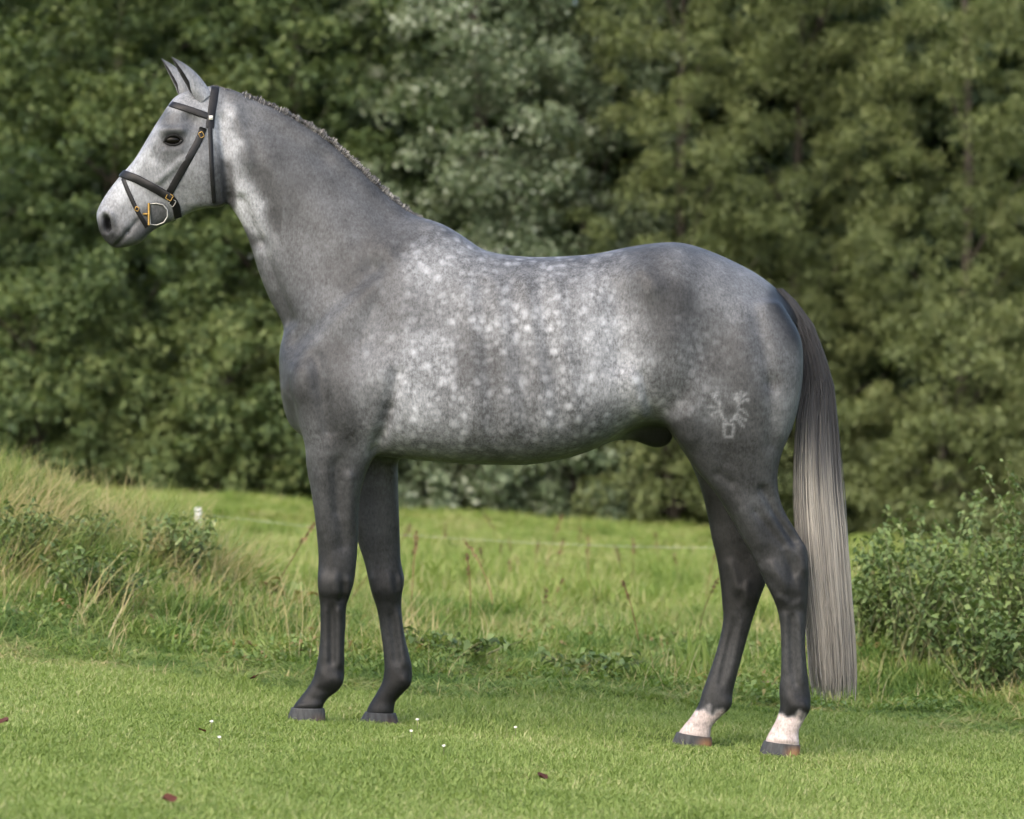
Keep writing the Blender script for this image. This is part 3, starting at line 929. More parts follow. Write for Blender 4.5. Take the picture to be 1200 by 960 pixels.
def bar_loop(name, pts3, rad, mat, closed=True, sides=8):
    n = len(pts3); vv, ff = [], []
    for j in range(n):
        q0 = pts3[j - 1] if (closed or j) else pts3[j]; q1 = pts3[(j + 1) % n] if (closed or j < n - 1) else pts3[j]
        t = (q1 - q0).normalized(); a = t.cross(Vector((0.1, 1, .05))).normalized(); c_ = t.cross(a)
        for m in range(sides):
            an = 2 * math.pi * m / sides
            vv.append(tuple(pts3[j] + a * math.cos(an) * rad + c_ * math.sin(an) * rad))
    for j in range(n if closed else n - 1):
        for m in range(sides):
            ff.append((j * sides + m, j * sides + (m + 1) % sides, ((j + 1) % n) * sides + (m + 1) % sides, ((j + 1) % n) * sides + m))
    return child(name, mesh_np(name, np.array(vv), np.array(ff), mat, True), bridle)

def buckle(x, y, w, h, ang, mat, side=-1, rad=.0018, lift=.007):
    p, n = surf(x, y, side)
    if p is None: return
    yy = p.y + n.y * lift
    ca, sa = math.cos(ang), math.sin(ang)
    pts3 = []
    for qx, qy in [(-1, -.8), (-.8, -1), (.8, -1), (1, -.8), (1, .8), (.8, 1), (-.8, 1), (-1, .8)]:
        ox, oy = qx * w / 2, qy * h / 2
        pts3.append(P(x + ox * ca - oy * sa, y + ox * sa + oy * ca, yy))
    return bar_loop('buckle', pts3, rad, mat)

for s in (-1, 1):
    p, n = surf(183, 251, s); yb = (p.y if p is not None else s * .05) + s * .012
    # loose D of the bit: steel ring with a brass front bar
    ringp = [P(x, y, yb) for x, y in [(175, 239), (183, 238.5), (191, 240), (196, 246), (196.5, 254), (192, 261), (184, 264), (176, 263)]]
    bar_loop('bit_ring', ringp, .0030, steel)
    bar_loop('bit_bar', [P(174.5, y, yb - .001 * s * -1) for y in (238, 244, 250, 256, 264)], .0046, brass, closed=False)
    bar_loop('bit_stem', [P(x, 251, yb - s * t_) for x, t_ in ((173.5, 0), (169, .006), (165, .02))], .0042, brass, closed=False)
    buckle(198.5, 231, 7, 7, .5, brass, s, .0017, .008)
    buckle(202, 238, 6, 8, .6, steel, s, .0015, .008)
    buckle(160.5, 245, 4, 4.5, .4, brass, s, .0016)
    buckle(236, 158, 5, 6, -.5, brass, s, .0014)
    p, n = surf(247, 138, s)
    if p is not None:
        pts3 = [P(x, y, p.y + n.y * .0055) for x, y in ((244.8, 135.6), (249.6, 135.6), (249.6, 140.6), (244.8, 140.6))]
        q = [v + Vector((0, .004 * s, 0)) for v in pts3]
        child('buckle_keeper', mesh_np('keeper', np.array([tuple(v) for v in pts3 + q]), np.array([(0, 1, 2, 3), (4, 5, 6, 7), (0, 1, 5, 4), (1, 2, 6, 5), (2, 3, 7, 6), (3, 0, 4, 7)]), cream_m), bridle)
# ------------------------------------------------------------------ grass and herbs
lawn_m = leaf_mat('lawn_blade', [(0, (.095, .145, .032)), (.4, (.180, .250, .066)), (.75, (.250, .315, .105)), (1, (.42, .41, .22))], .65, .42, 1.3, .25, .75)
rough_m = leaf_mat('meadow_blade', [(0, (.065, .125, .024)), (.35, (.140, .210, .052)), (.65, (.215, .280, .082)), (.85, (.31, .31, .13)), (1, (.44, .36, .20))], .65, .42, 2.8, .25, 1.7)
field_m = leaf_mat('field_blade', [(0, (.105, .168, .034)), (.4, (.180, .250, .058)), (.7, (.250, .300, .088)), (1, (.40, .37, .19))], .65, .42, 1.6, .25, 1.4)
herb_m = leaf_mat('herb_leaf', [(0, (.065, .115, .034)), (.5, (.125, .195, .055)), (.85, (.20, .26, .08)), (1, (.22, .16, .07))], .5, .36, 1.5)
dry_m = leaf_mat('dry_stalk', [(0, (.26, .18, .09)), (.5, (.45, .35, .20)), (1, (.60, .50, .34))], .7, .2, 2.0)
seed_m = leaf_mat('seed_head', [(0, (.06, .032, .018)), (.5, (.12, .060, .035)), (1, (.22, .13, .07))], .8, .1, 2.0)

def blades(n, spread, h0, h1, w, bend, seg=3, tint=(.5, .2), stiff=0.0):
    """n bent tapering blades round the origin; returns verts, quads, tints"""
    ang = rng.uniform(0, 6.283, n); rad = spread * np.sqrt(rng.random(n))
    bx, by = rad * np.cos(ang), rad * np.sin(ang)
    h = rng.uniform(h0, h1, n); dr = rng.uniform(0, 6.283, n)
    be = bend * rng.uniform(.25, 1.0, n)
    ww = w * rng.uniform(.6, 1.3, n)
    fx, fy = np.cos(dr), np.sin(dr)
    wa = dr + math.pi / 2 + rng.normal(0, .5, n)
    V, tn = [], np.clip(rng.normal(tint[0], tint[1], n), 0, 1)
    for k in range(seg + 1):
        t = k / seg
        out = be * h * t ** 1.8
        z = h * (t - .35 * be * t ** 2.5)
        wk = ww * (1 - t) ** .6 * (.75 + .5 * min(1, t * 3)) if k < seg else ww * .08
        for s in (-1, 1):
            V.append(np.stack([bx + fx * out + s * wk / 2 * np.cos(wa), by + fy * out + s * wk / 2 * np.sin(wa), z - .004], 1))
    V = np.stack(V, 1)
    m = 2 * (seg + 1)
    base = np.arange(n)[:, None] * m
    F = np.concatenate([np.stack([base[:, 0] + 2 * k, base[:, 0] + 2 * k + 1, base[:, 0] + 2 * k + 3, base[:, 0] + 2 * k + 2], 1) for k in range(seg)])
    return V.reshape(-1, 3), F, np.repeat(tn, m)

def leaves(c, nrm, tipd, L, W, tint, fold=.25):
    """leaf blades: centres (n,3), face normals, tip directions, lengths, widths -> six-vertex folded leaves"""
    n = len(c)
    tipd = tipd - nrm * (tipd * nrm).sum(1)[:, None]
    tipd /= np.linalg.norm(tipd, axis=1)[:, None] + 1e-9
    sd_ = np.cross(nrm, tipd)
    L = L[:, None]; W = W[:, None]
    A = c - tipd * L * .5
    B = c + tipd * L * .5 - nrm * L * .12
    M1 = c + sd_ * W * .5 + nrm * W * fold - tipd * L * .06
    M2 = c - sd_ * W * .5 + nrm * W * fold - tipd * L * .06
    V = np.stack([A, M1, B, M2], 1).reshape(-1, 3)
    i = np.arange(n)[:, None] * 4
    return V, np.concatenate([i, i + 1, i + 2, i + 3], 1), np.repeat(tint, 4)

def unit(v): return v / (np.linalg.norm(v, axis=1)[:, None] + 1e-9)

def join(parts):
    V, F, T, o = [], [], [], 0
    for v, f, t in parts:
        V.append(v); F.append(f + o); T.append(t); o += len(v)
    return np.concatenate(V), np.concatenate(F), np.concatenate(T)

def veg_mesh(name, vft, mat):
    v, f, t = vft
    me = mesh_np(name, v, f, mat, True)
    attr(me, 'tint', t)
    return me

def scatter(name, pts, rot, scl, idx, protos, label, cat):
    """one object that carries every patch of a stretch of grass, each laid on the slope"""
    coll = bpy.data.collections.new(name + '_patches')
    for k, me in enumerate(protos):
        o = bpy.data.objects.new('%s_patch_%02d' % (name, k), me); coll.objects.link(o)
    me = bpy.data.meshes.new(name)
    me.vertices.add(len(pts)); me.vertices.foreach_set('co', np.asarray(pts, dtype=np.float32).ravel())
    x, y = pts[:, 0], pts[:, 1]; e = .06
    gxs = (ground_h(x + e, y) - ground_h(x - e, y)) / (2 * e); gys = (ground_h(x, y + e) - ground_h(x, y - e)) / (2 * e)
    n = len(x)
    ux = unit(np.stack([np.ones(n), np.zeros(n), gxs], 1)); nz_ = unit(np.stack([-gxs, -gys, np.ones(n)], 1)); uy = np.cross(nz_, ux)
    ca, sa = np.cos(rot)[:, None], np.sin(rot)[:, None]
    c0 = ux * ca + uy * sa; c1 = -ux * sa + uy * ca; c2 = nz_
    eul = np.stack([np.arctan2(c1[:, 2], c2[:, 2]), -np.arcsin(np.clip(c0[:, 2], -1, 1)), np.arctan2(c0[:, 1], c0[:, 0])], 1)
    a = me.attributes.new('rot', 'FLOAT_VECTOR', 'POINT')
    a.data.foreach_set('vector', eul.astype(np.float32).ravel())
    a = me.attributes.new('scl', 'FLOAT_VECTOR', 'POINT')
    a.data.foreach_set('vector', np.stack([np.ones(n), np.ones(n), scl], 1).astype(np.float32).ravel())
    a = me.attributes.new('pick', 'INT', 'POINT'); a.data.foreach_set('value', np.asarray(idx, dtype=np.int32))
    o = obj(name, me)
    ng = bpy.data.node_groups.new(name + '_gn', 'GeometryNodeTree')
    ng.interface.new_socket('Geometry', in_out='INPUT', socket_type='NodeSocketGeometry')
    ng.interface.new_socket('Geometry', in_out='OUTPUT', socket_type='NodeSocketGeometry')
    gi = ng.nodes.new('NodeGroupInput'); go = ng.nodes.new('NodeGroupOutput')
    ip = ng.nodes.new('GeometryNodeInstanceOnPoints')
    ci = ng.nodes.new('GeometryNodeCollectionInfo'); ci.inputs['Collection'].default_value = coll
    ci.inputs['Separate Children'].default_value = True; ci.inputs['Reset Children'].default_value = True
    def na(nm, ty):
        nn = ng.nodes.new('GeometryNodeInputNamedAttribute'); nn.data_type = ty; nn.inputs['Name'].default_value = nm
        return nn.outputs[0]
    L = ng.links.new
    L(gi.outputs[0], ip.inputs['Points']); L(ci.outputs[0], ip.inputs['Instance'])
    ip.inputs['Pick Instance'].default_value = True
    L(na('pick', 'INT'), ip.inputs['Instance Index'])
    er = ng.nodes.new('FunctionNodeEulerToRotation'); L(na('rot', 'FLOAT_VECTOR'), er.inputs[0]); L(er.outputs[0], ip.inputs['Rotation'])
    L(na('scl', 'FLOAT_VECTOR'), ip.inputs['Scale'])
    L(ip.outputs[0], go.inputs[0])
    m = o.modifiers.new('patches', 'NODES'); m.node_group = ng
    tag(o, label, cat, kind='stuff')
    return o

def jgrid(step, x0, x1, y0, y1, jit=.35):
    a, b_ = np.meshgrid(np.arange(x0, x1, step), np.arange(y0, y1, step))
    a, b_ = a.ravel(), b_.ravel()
    return a + rng.uniform(-jit, jit, len(a)) * step, b_ + rng.uniform(-jit, jit, len(a)) * step

def spread(n, x0, x1, y0, y1):
    return rng.uniform(x0, x1, n), rng.uniform(y0, y1, n)

def place(name, x, y, protos, label, cat, s0=.8, s1=1.2, scale=None):
    n = len(x)
    scl = rng.uniform(s0, s1, n) * (1 if scale is None else scale)
    return scatter(name, np.stack([x, y, ground_h(x, y)], 1), rng.uniform(0, 6.283, n), scl, rng.integers(0, len(protos), n), protos, label, cat)

def patch_noise(x, y, s=1.0, seed=0):
    r_ = np.random.default_rng(seed); z = 0
    for k in range(7):
        a = r_.uniform(0, 6.28); f = s * 2 ** (k * .6)
        z = z + np.sin((x * math.cos(a) + y * math.sin(a)) * f + r_.uniform(0, 6.28)) / 1.25 ** k
    return z / 3.0

# mown grass under and in front of the horse; its far edge wavers
mow = lambda x: 1.28 + .10 * np.sin(x * 2.1) + .06 * np.sin(x * 5.3 + 1) + .03 * np.sin(x * 13 + 2)
lawn_p = [veg_mesh('lawn_patch', join([blades(900, .20, .010, .034, .0040, 1.1, 2, (.50, .20)), blades(40, .20, .012, .036, .0032, .9, 2, (.95, .08)), blades(10, .19, .03, .055, .0028, .6, 2, (.7, .2))]), lawn_m) for _ in range(9)]
def HOOF_LOW(x, y):
    s = np.ones(len(x)) * .85
    for hx, hy in ((-.68, -.13), (-.455, .13), (.89, -.13), (.61, .13)):
        s = s * (1 - .40 * np.exp(-(((x - hx) / .20) ** 2 + ((y - hy + .05) / .20) ** 2)))
    return s
x, y = jgrid(.19, -3.6, 3.6, -4.3, 1.7)
ok = (y < mow(x) + .12)
x, y = x[ok], y[ok]
place('mown_grass', x, y, lawn_p, 'short mown grass the horse stands on', 'grass', .8, 1.2, (1 + .28 * np.clip(patch_noise(x, y, 1.5, 3), -1, 1)) * HOOF_LOW(x, y))

# rough unmown grass on the bank behind
rough_p = [veg_mesh('rough_patch', join([blades(260, .22, .05, .17, .0058, 1.15, 3, (.40, .18)), blades(14, .2, .12, .26, .003, .6, 3, (.9, .08))]), rough_m) for _ in range(6)]
rough_p += [veg_mesh('rough_patch', blades(280, .22, .04, .13, .0065, 1.2, 3, (.34, .18)), rough_m) for _ in range(3)]
tall_p = [veg_mesh('tall_tuft', join([blades(60, .13, .14, .38, .005, .9, 4, (.52, .22)), blades(20, .12, .28, .48, .0032, .6, 4, (.95, .05))]), rough_m) for _ in range(5)]
x, y = jgrid(.20, -4.6, 4.6, 1.1, 7.2)
d_ = y - mow(x)
ok = (d_ > -.02)
x, y, d_ = x[ok], y[ok], d_[ok]
bank = np.exp(-((x + 2.2) / .9) ** 2 - ((y - 3.6) / 1.3) ** 2)
sc = (.20 + .60 * smooth(0, 1.9, d_)) * (1 + .35 * patch_noise(x, y, 2.0, 5)) * (1 + .55 * bank)
place('rough_grass', x, y, rough_p, 'rough tufted grass and weeds on the bank behind the horse', 'grass', .75, 1.25, np.clip(sc, .25, 2))
# long pale grass on the crown of the left bank
n = 420
x = rng.normal(-2.30, .50, n); y = rng.normal(3.9, .5, n)
place('bank_grass', x, y, tall_p, 'long pale seeding grass crowning the left bank', 'grass', .45, .9)

# open field beyond, out to the trees
field_p = [veg_mesh('field_patch', join([blades(300, .36, .07, .20, .009, 1.0, 3, (.50, .2)), blades(14, .34, .16, .28, .005, .4, 3, (.92, .08))]), field_m) for _ in range(6)]
x, y = jgrid(.33, -9, 9, 6.6, 23.6)
ok = np.abs(x) < 3.4 + (y + 12) * .16
x, y = x[ok], y[ok]
place('field_grass', x, y, field_p, 'bright long grass of the field reaching back to the trees', 'grass', .7, 1.15, (1 - .58 * smooth(8, 17, y)) * (1 + .2 * patch_noise(x, y, .8, 9)))

# low broad-leaved herbs mixed into the bank
def herb_tuft(n, rad, h, L, seed_t=.5, droop=.3):
    ang = rng.uniform(0, 6.283, n); rr = rad * np.sqrt(rng.random(n)); zz = h * rng.uniform(.1, 1, n) ** .8
    c = np.stack([rr * np.cos(ang), rr * np.sin(ang), zz], 1)
    out = np.stack([np.cos(ang), np.sin(ang), np.zeros(n)], 1)
    nr = unit(np.array([0, 0, 1.0]) + out * .35 + rng.normal(0, .35, (n, 3)))
    td = unit(out + rng.normal(0, .6, (n, 3)) - np.array([0, 0, droop]))
    LL = L * rng.uniform(.55, 1.25, n)
    return leaves(c, nr, td, LL, LL * rng.uniform(.42, .62, n), np.clip(rng.normal(seed_t, .2, n) + .25 * (zz / h - .5), 0, 1))
herb_p = [veg_mesh('herb_tuft', herb_tuft(40, .12, .075, .032), herb_m) for _ in range(4)]
x, y = spread(1500, -4.2, 4.2, 1.6, 5.2)
ok = patch_noise(x, y, 2.2, 21) + .25 * np.exp(-((y - 2.8) / 1.0) ** 2) > .16
x, y = x[ok], y[ok]
place('bank_herbs', x, y, herb_p, 'low clover and broad leaved weeds among the rough grass', 'weeds', .6, 1.3)

# red-brown seed stalks of sorrel standing in the field and bank
def sorrel(h):
    k = 9
    zs = np.linspace(0, h, k); bx = .05 * rng.normal() * (zs / h) ** 2; by = .05 * rng.normal() * (zs / h) ** 2
    st = np.stack([bx, by, zs], 1)
    V = np.concatenate([st + np.array([.0022, 0, 0]), st - np.array([.0022, 0, 0])]); i = np.arange(k - 1)
    a = (V, np.stack([i, i + 1, i + k + 1, i + k], 1), np.full(2 * k, .5))
    n = 26
    zz = h * rng.uniform(.74, 1.0, n); ang = rng.uniform(0, 6.283, n)
    c = np.stack([np.interp(zz, zs, bx) + .009 * np.cos(ang), np.interp(zz, zs, by) + .009 * np.sin(ang), zz], 1)
    b_ = leaves(c, unit(rng.normal(size=(n, 3))), unit(rng.normal(size=(n, 3)) + [0, 0, 1]), rng.uniform(.010, .020, n), rng.uniform(.007, .012, n), rng.random(n))
    return join([a, b_])
sor_p = [veg_mesh('sorrel_stalk', sorrel(rng.uniform(.28, .42)), seed_m) for _ in range(6)]
x, y = spread(70, -1.3, 3.6, 3.4, 12.0)
place('sorrel_stalks', x, y, sor_p, 'thin red brown sorrel stalks scattered through the field grass', 'weeds', .7, 1.15)
# dry straw stalks, most of them on the left
straw_p = [veg_mesh('straw', blades(3, .05, .12, .34, .0017, .55, 4, (.6, .2)), dry_m) for _ in range(5)]
x = np.concatenate([rng.normal(-2.1, .6, 170), rng.uniform(-4, 4, 360)]); y = np.concatenate([rng.normal(3.4, .7, 170), rng.uniform(1.6, 5.0, 360)])
y = np.maximum(y, 1.45)
place('dry_stalks', x, y, straw_p, 'dry straw coloured stalks leaning out of the bank', 'dry grass', .5, 1.1)
# ------------------------------------------------------------------ trees behind the field
bark_m = simple_mat('grey_brown_bark', (.050, .042, .032), .9, .5, 14, bump=.6)
oak_m = leaf_mat('oak_leaf', [(0, (0.030, 0.054, 0.024)), (.4, (0.079, 0.117, 0.043)), (.75, (0.141, 0.180, 0.065)), (1, (0.194, 0.225, 0.088))], .6, .36, .55)
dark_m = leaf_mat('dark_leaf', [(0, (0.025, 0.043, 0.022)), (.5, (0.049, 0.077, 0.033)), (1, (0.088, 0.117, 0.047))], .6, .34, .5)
pop_m = leaf_mat('poplar_leaf', [(0, (.060, .088, .048)), (.45, (.110, .148, .080)), (.68, (.145, .18, .105)), (.84, (.23, .265, .19)), (1, (.34, .375, .29))], .6, .32, .5)
wil_m = leaf_mat('willow_leaf', [(0, (.056, .074, .032)), (.4, (.108, .134, .052)), (.75, (.158, .188, .074)), (1, (.22, .24, .11))], .6, .36, .6)

def tube(path, rads, sides=8):
    path = [Vector(p) for p in path]; vv, ff = [], []
    for j, p in enumerate(path):
        t = (path[min(j + 1, len(path) - 1)] - path[max(j - 1, 0)]).normalized()
        a = t.cross(Vector((.3, .9, .1))).normalized(); c_ = t.cross(a)
        for m in range(sides):
            an = 6.28318 * m / sides
            vv.append(tuple(p + (a * math.cos(an) + c_ * math.sin(an)) * rads[j] * (1 + .08 * math.sin(m * 2.3 + j))))
    for j in range(len(path) - 1):
        for m in range(sides):
            ff.append((j * sides + m, j * sides + (m + 1) % sides, (j + 1) * sides + (m + 1) % sides, (j + 1) * sides + m))
    return np.array(vv), np.array(ff)

def crown_leaves(centers, radii, per, L, asp, style, tint0, tsd, flat=.75):
    """leaves thrown over the upper shell of many small sprays"""
    n = len(centers) * per
    ci = np.repeat(np.arange(len(centers)), per)
    d = unit(rng.normal(size=(n, 3)) + np.array([0, -.25, .45]))
    rr = radii[ci] * (rng.random(n) ** .45)
    c = centers[ci] + d * rr[:, None] * np.array([1, 1, flat])
    up = np.array([0, 0, 1.0])
    if style == 'willow':
        td = unit(up * 1.0 + d * .5 + rng.normal(0, .55, (n, 3)))
        nr = unit(d * .8 + rng.normal(0, .6, (n, 3)))
    elif style == 'poplar':
        td = unit(-up * .5 + rng.normal(0, .8, (n, 3)))
        nr = unit(d * .8 + up * .3 + rng.normal(0, .7, (n, 3)))
    else:
        td = unit(d + rng.normal(0, .6, (n, 3)) - up * .3)
        nr = unit(d * .7 + up * .6 + rng.normal(0, .45, (n, 3)))
    LL = L * rng.uniform(.6, 1.3, n)
    tint_c = rng.normal(0, .09, len(centers))[ci]
    tn = np.clip(tint0 + tint_c + rng.normal(0, tsd, n), 0, 1)
    return leaves(c, nr, td, LL, LL * asp * rng.uniform(.8, 1.2, n), tn)

def tree(name, label, cat, base, h, rx, ry, nclump, per, rad, L, asp, style, mat, tint0, tsd, z0=.2, bulge=1.0, group=None, trunk_r=.06, lean=0.0):
    bx, by = base; bz = float(ground_h(bx, by))
    t = empty(name, (bx, by, bz)); tag(t, label, cat, group)
    # crown: sprays over a lumpy outline, more of them towards the open field, some inside
    ph_ = rng.uniform(0, 6.28, 8)
    cs = []
    for k in range(nclump):
        u = rng.random() ** 1.15
        z = z0 + (h - z0) * u
        prof = (1 - smooth(.72, 1.02, u) * .75) * (.86 + .14 * smooth(0, .25, u)) * bulge
        a = -math.pi / 2 + rng.normal(0, .95) if rng.random() < .80 else rng.uniform(0, 2 * math.pi)
        lump = 1 + .16 * math.sin(a * 3 + z * 2.2 + ph_[0]) + .13 * math.sin(a * 5 - z * 3.7 + ph_[1]) + .10 * math.sin(z * 6.1 + a * 2 + ph_[2])
        r_ = (rng.uniform(.88, 1.05) if rng.random() < .75 else rng.uniform(.3, .88)) * lump
        c = np.array([bx + lean * u + math.cos(a) * rx * prof * r_, by + math.sin(a) * ry * prof * r_, bz + z])
        c[2] = max(c[2], float(ground_h(c[0], c[1])) + rad * .35)
        cs.append(c)
    bou = [(*cs[k], 1) for k in range(0, nclump, max(1, nclump // 14))]
    cs = np.array(cs)
    radii = rad * rng.uniform(.6, 1.35, nclump)
    v, f, tn = crown_leaves(cs, radii, per, L, asp, style, tint0, tsd)
    low = v[:, 2] < ground_h(v[:, 0], v[:, 1]) + .02
    v[low, 2] = (ground_h(v[:, 0], v[:, 1]) + .02 + rng.random(len(v)) * .05)[low]
    child('crown', veg_mesh(name + '_crown', (v, f, tn), mat), t)
    # trunk and limbs
    parts, o0 = [], 0
    top = Vector((bx + lean, by, bz + h * .82))
    spine = [Vector((bx + lean * u + .05 * math.sin(u * 5 + bx), by + .04 * math.cos(u * 6), bz - .1 + (h * .82 + .1) * u)) for u in np.linspace(0, 1, 9)]
    vv, ff = tube(spine, [trunk_r * (1.25 - u) + .01 for u in np.linspace(0, 1, 9)], 10)
    VV, FF, o0 = [vv], [ff], len(vv)
    for q in bou:
        zc = min(max(.12, (q[2] - bz) / h - .18), .75)
        j = zc / .82 * 8; j0 = int(j); s0 = spine[j0].lerp(spine[min(j0 + 1, 8)], j - j0)
        e = s0.lerp(Vector(q[:3]), .8); m = s0.lerp(e, .5) + Vector((0, 0, .15))
        vv, ff = tube([s0, s0.lerp(m, .6), m, m.lerp(e, .6), e], [trunk_r * .38, trunk_r * .3, trunk_r * .22, trunk_r * .15, trunk_r * .06], 6)
        VV.append(vv); FF.append(ff + o0); o0 += len(vv)
    child('trunk', mesh_np(name + '_trunk', np.concatenate(VV), np.concatenate(FF), bark_m, True), t)
    return t

G1 = 'trees along the far side of the field'
T = dict(group=G1)
tree('oak_tree', 'dark broadleaved tree at the far left edge of the wood', 'tree', (-5.9, 24.6), 7.6, 1.9, 1.3, 540, 112, .24, .060, .62, 'oak', oak_m, .32, .17, **T)
tree('oak_tree', 'broadleaved tree behind the horse\'s muzzle and left bank', 'tree', (-3.95, 24.3), 7.8, 1.7, 1.3, 550, 112, .24, .058, .62, 'oak', oak_m, .48, .17, **T)
tree('oak_tree', 'broadleaved tree behind the horse\'s head and throat', 'tree', (-2.25, 24.5), 7.9, 1.55, 1.2, 520, 112, .24, .058, .62, 'oak', oak_m, .46, .17, **T, trunk_r=.08)
tree('white_poplar', 'silvery leaved poplar rising behind the horse\'s crest', 'tree', (-.35, 24.0), 7.6, 1.25, 1.1, 460, 108, .23, .056, .72, 'poplar', pop_m, .50, .26, **T)
tree('white_poplar', 'silvery leaved poplar rising over the middle of the horse\'s back', 'tree', (.75, 24.9), 7.9, 1.1, 1.0, 430, 108, .23, .056, .72, 'poplar', pop_m, .50, .25, **T)
tree('willow_tree', 'olive green willow above the horse\'s loins', 'tree', (1.75, 24.2), 7.7, 1.15, 1.1, 459, 125, .22, .066, .30, 'willow', wil_m, .50, .17, **T)
tree('willow_tree', 'olive green willow above the horse\'s croup and tail', 'tree', (2.95, 24.9), 7.6, 1.1, 1.1, 445, 125, .22, .066, .30, 'willow', wil_m, .46, .17, **T)
tree('willow_tree', 'bushy willow at the right of the photo above the brambles', 'tree', (4.55, 24.1), 7.4, 1.25, 1.1, 472, 125, .22, .066, .30, 'willow', wil_m, .54, .17, **T)
tree('willow_tree', 'willow at the far right edge of the wood', 'tree', (6.3, 24.6), 7.4, 1.4, 1.2, 320, 130, .30, .08, .32, 'willow', wil_m, .5, .17, **T)
# understorey along the field edge
S = dict(group='bushes at the foot of the wood')
tree('hazel_bush', 'low hazel bush under the wood behind the left bank', 'bush', (-4.7, 23.4), 2.2, 1.0, .7, 90, 140, .24, .062, .65, 'oak', oak_m, .5, .17, z0=.1, trunk_r=.05, **S)
tree('hazel_bush', 'low hazel bush under the wood left of the forelegs', 'bush', (-2.9, 23.5), 1.9, .95, .7, 90, 140, .24, .062, .65, 'oak', oak_m, .45, .17, z0=.1, trunk_r=.05, **S)
tree('hazel_bush', 'dark bush at the wood edge beside the horse\'s chest', 'bush', (-1.65, 23.6), 1.8, .8, .7, 75, 140, .24, .062, .65, 'oak', oak_m, .36, .17, z0=.1, trunk_r=.05, **S)
tree('poplar_sucker', 'silvery sapling thicket seen under the front of the belly', 'bush', (-.45, 23.2), 1.5, .8, .6, 80, 110, .20, .075, .7, 'poplar', pop_m, .52, .26, z0=.05, trunk_r=.04, **S)
tree('poplar_sucker', 'silvery sapling thicket seen under the middle of the belly', 'bush', (.55, 23.2), 1.4, .75, .6, 75, 110, .20, .075, .7, 'poplar', pop_m, .46, .24, z0=.05, trunk_r=.04, **S)
tree('willow_bush', 'olive willow bush seen between belly and hind legs', 'bush', (1.55, 23.1), 1.6, .8, .6, 80, 120, .21, .08, .32, 'willow', wil_m, .45, .17, z0=.05, trunk_r=.04, **S)
tree('willow_bush', 'shaded willow bush at the wood edge behind the tail', 'bush', (2.9, 23.6), 1.6, .7, .6, 70, 120, .22, .08, .32, 'willow', wil_m, .36, .16, z0=.05, trunk_r=.04, **S)
tree('willow_bush', 'willow bush beyond the brambles at the right', 'bush', (4.2, 23.2), 2.4, .9, .7, 90, 120, .23, .08, .32, 'willow', wil_m, .54, .17, z0=.05, trunk_r=.04, **S)
tree('willow_bush', 'willow bush at the right border of the photo', 'bush', (5.5, 23.3), 2.2, .9, .7, 80, 120, .23, .08, .32, 'willow', wil_m, .5, .17, z0=.05, trunk_r=.04, **S)
# taller trees deeper in the wood
k = 0
for bx, by, lab in ((-7.6, 28, 'deep wood tree beyond the left border'), (-5.0, 28.5, 'deep wood tree second from the left'), (-2.6, 28.2, 'deep wood tree showing dark behind the horse\'s ears'),
                    (-.6, 28.6, 'deep wood tree behind the left poplar'), (1.4, 28.3, 'deep wood tree behind the right poplar'), (3.5, 28.0, 'deep wood tree showing dark beside the tail'),
                    (5.6, 28.4, 'deep wood tree second from the right'), (7.8, 28.2, 'deep wood tree beyond the right border'),
                    (-6.3, 31.5, 'hindmost wood tree at the left'), (-3.8, 31.8, 'hindmost wood tree left of the middle'), (-1.5, 31.5, 'hindmost wood tree behind the horse\'s crest'),
                    (.5, 31.8, 'hindmost wood tree in the middle'), (2.5, 31.5, 'hindmost wood tree right of the middle'), (4.6, 31.8, 'hindmost wood tree at the right'), (6.8, 31.5, 'hindmost wood tree in the right corner'), (3.9, 30.2, 'deep wood tree closing the gap above the tail')):
    tree('wood_tree', lab, 'tree', (bx, by), 10.5, 2.3, 1.2, 400, 64, .44, .19, .6, 'oak', dark_m, .42, .18, z0=.1, group='trees deeper in the wood', trunk_r=.2)
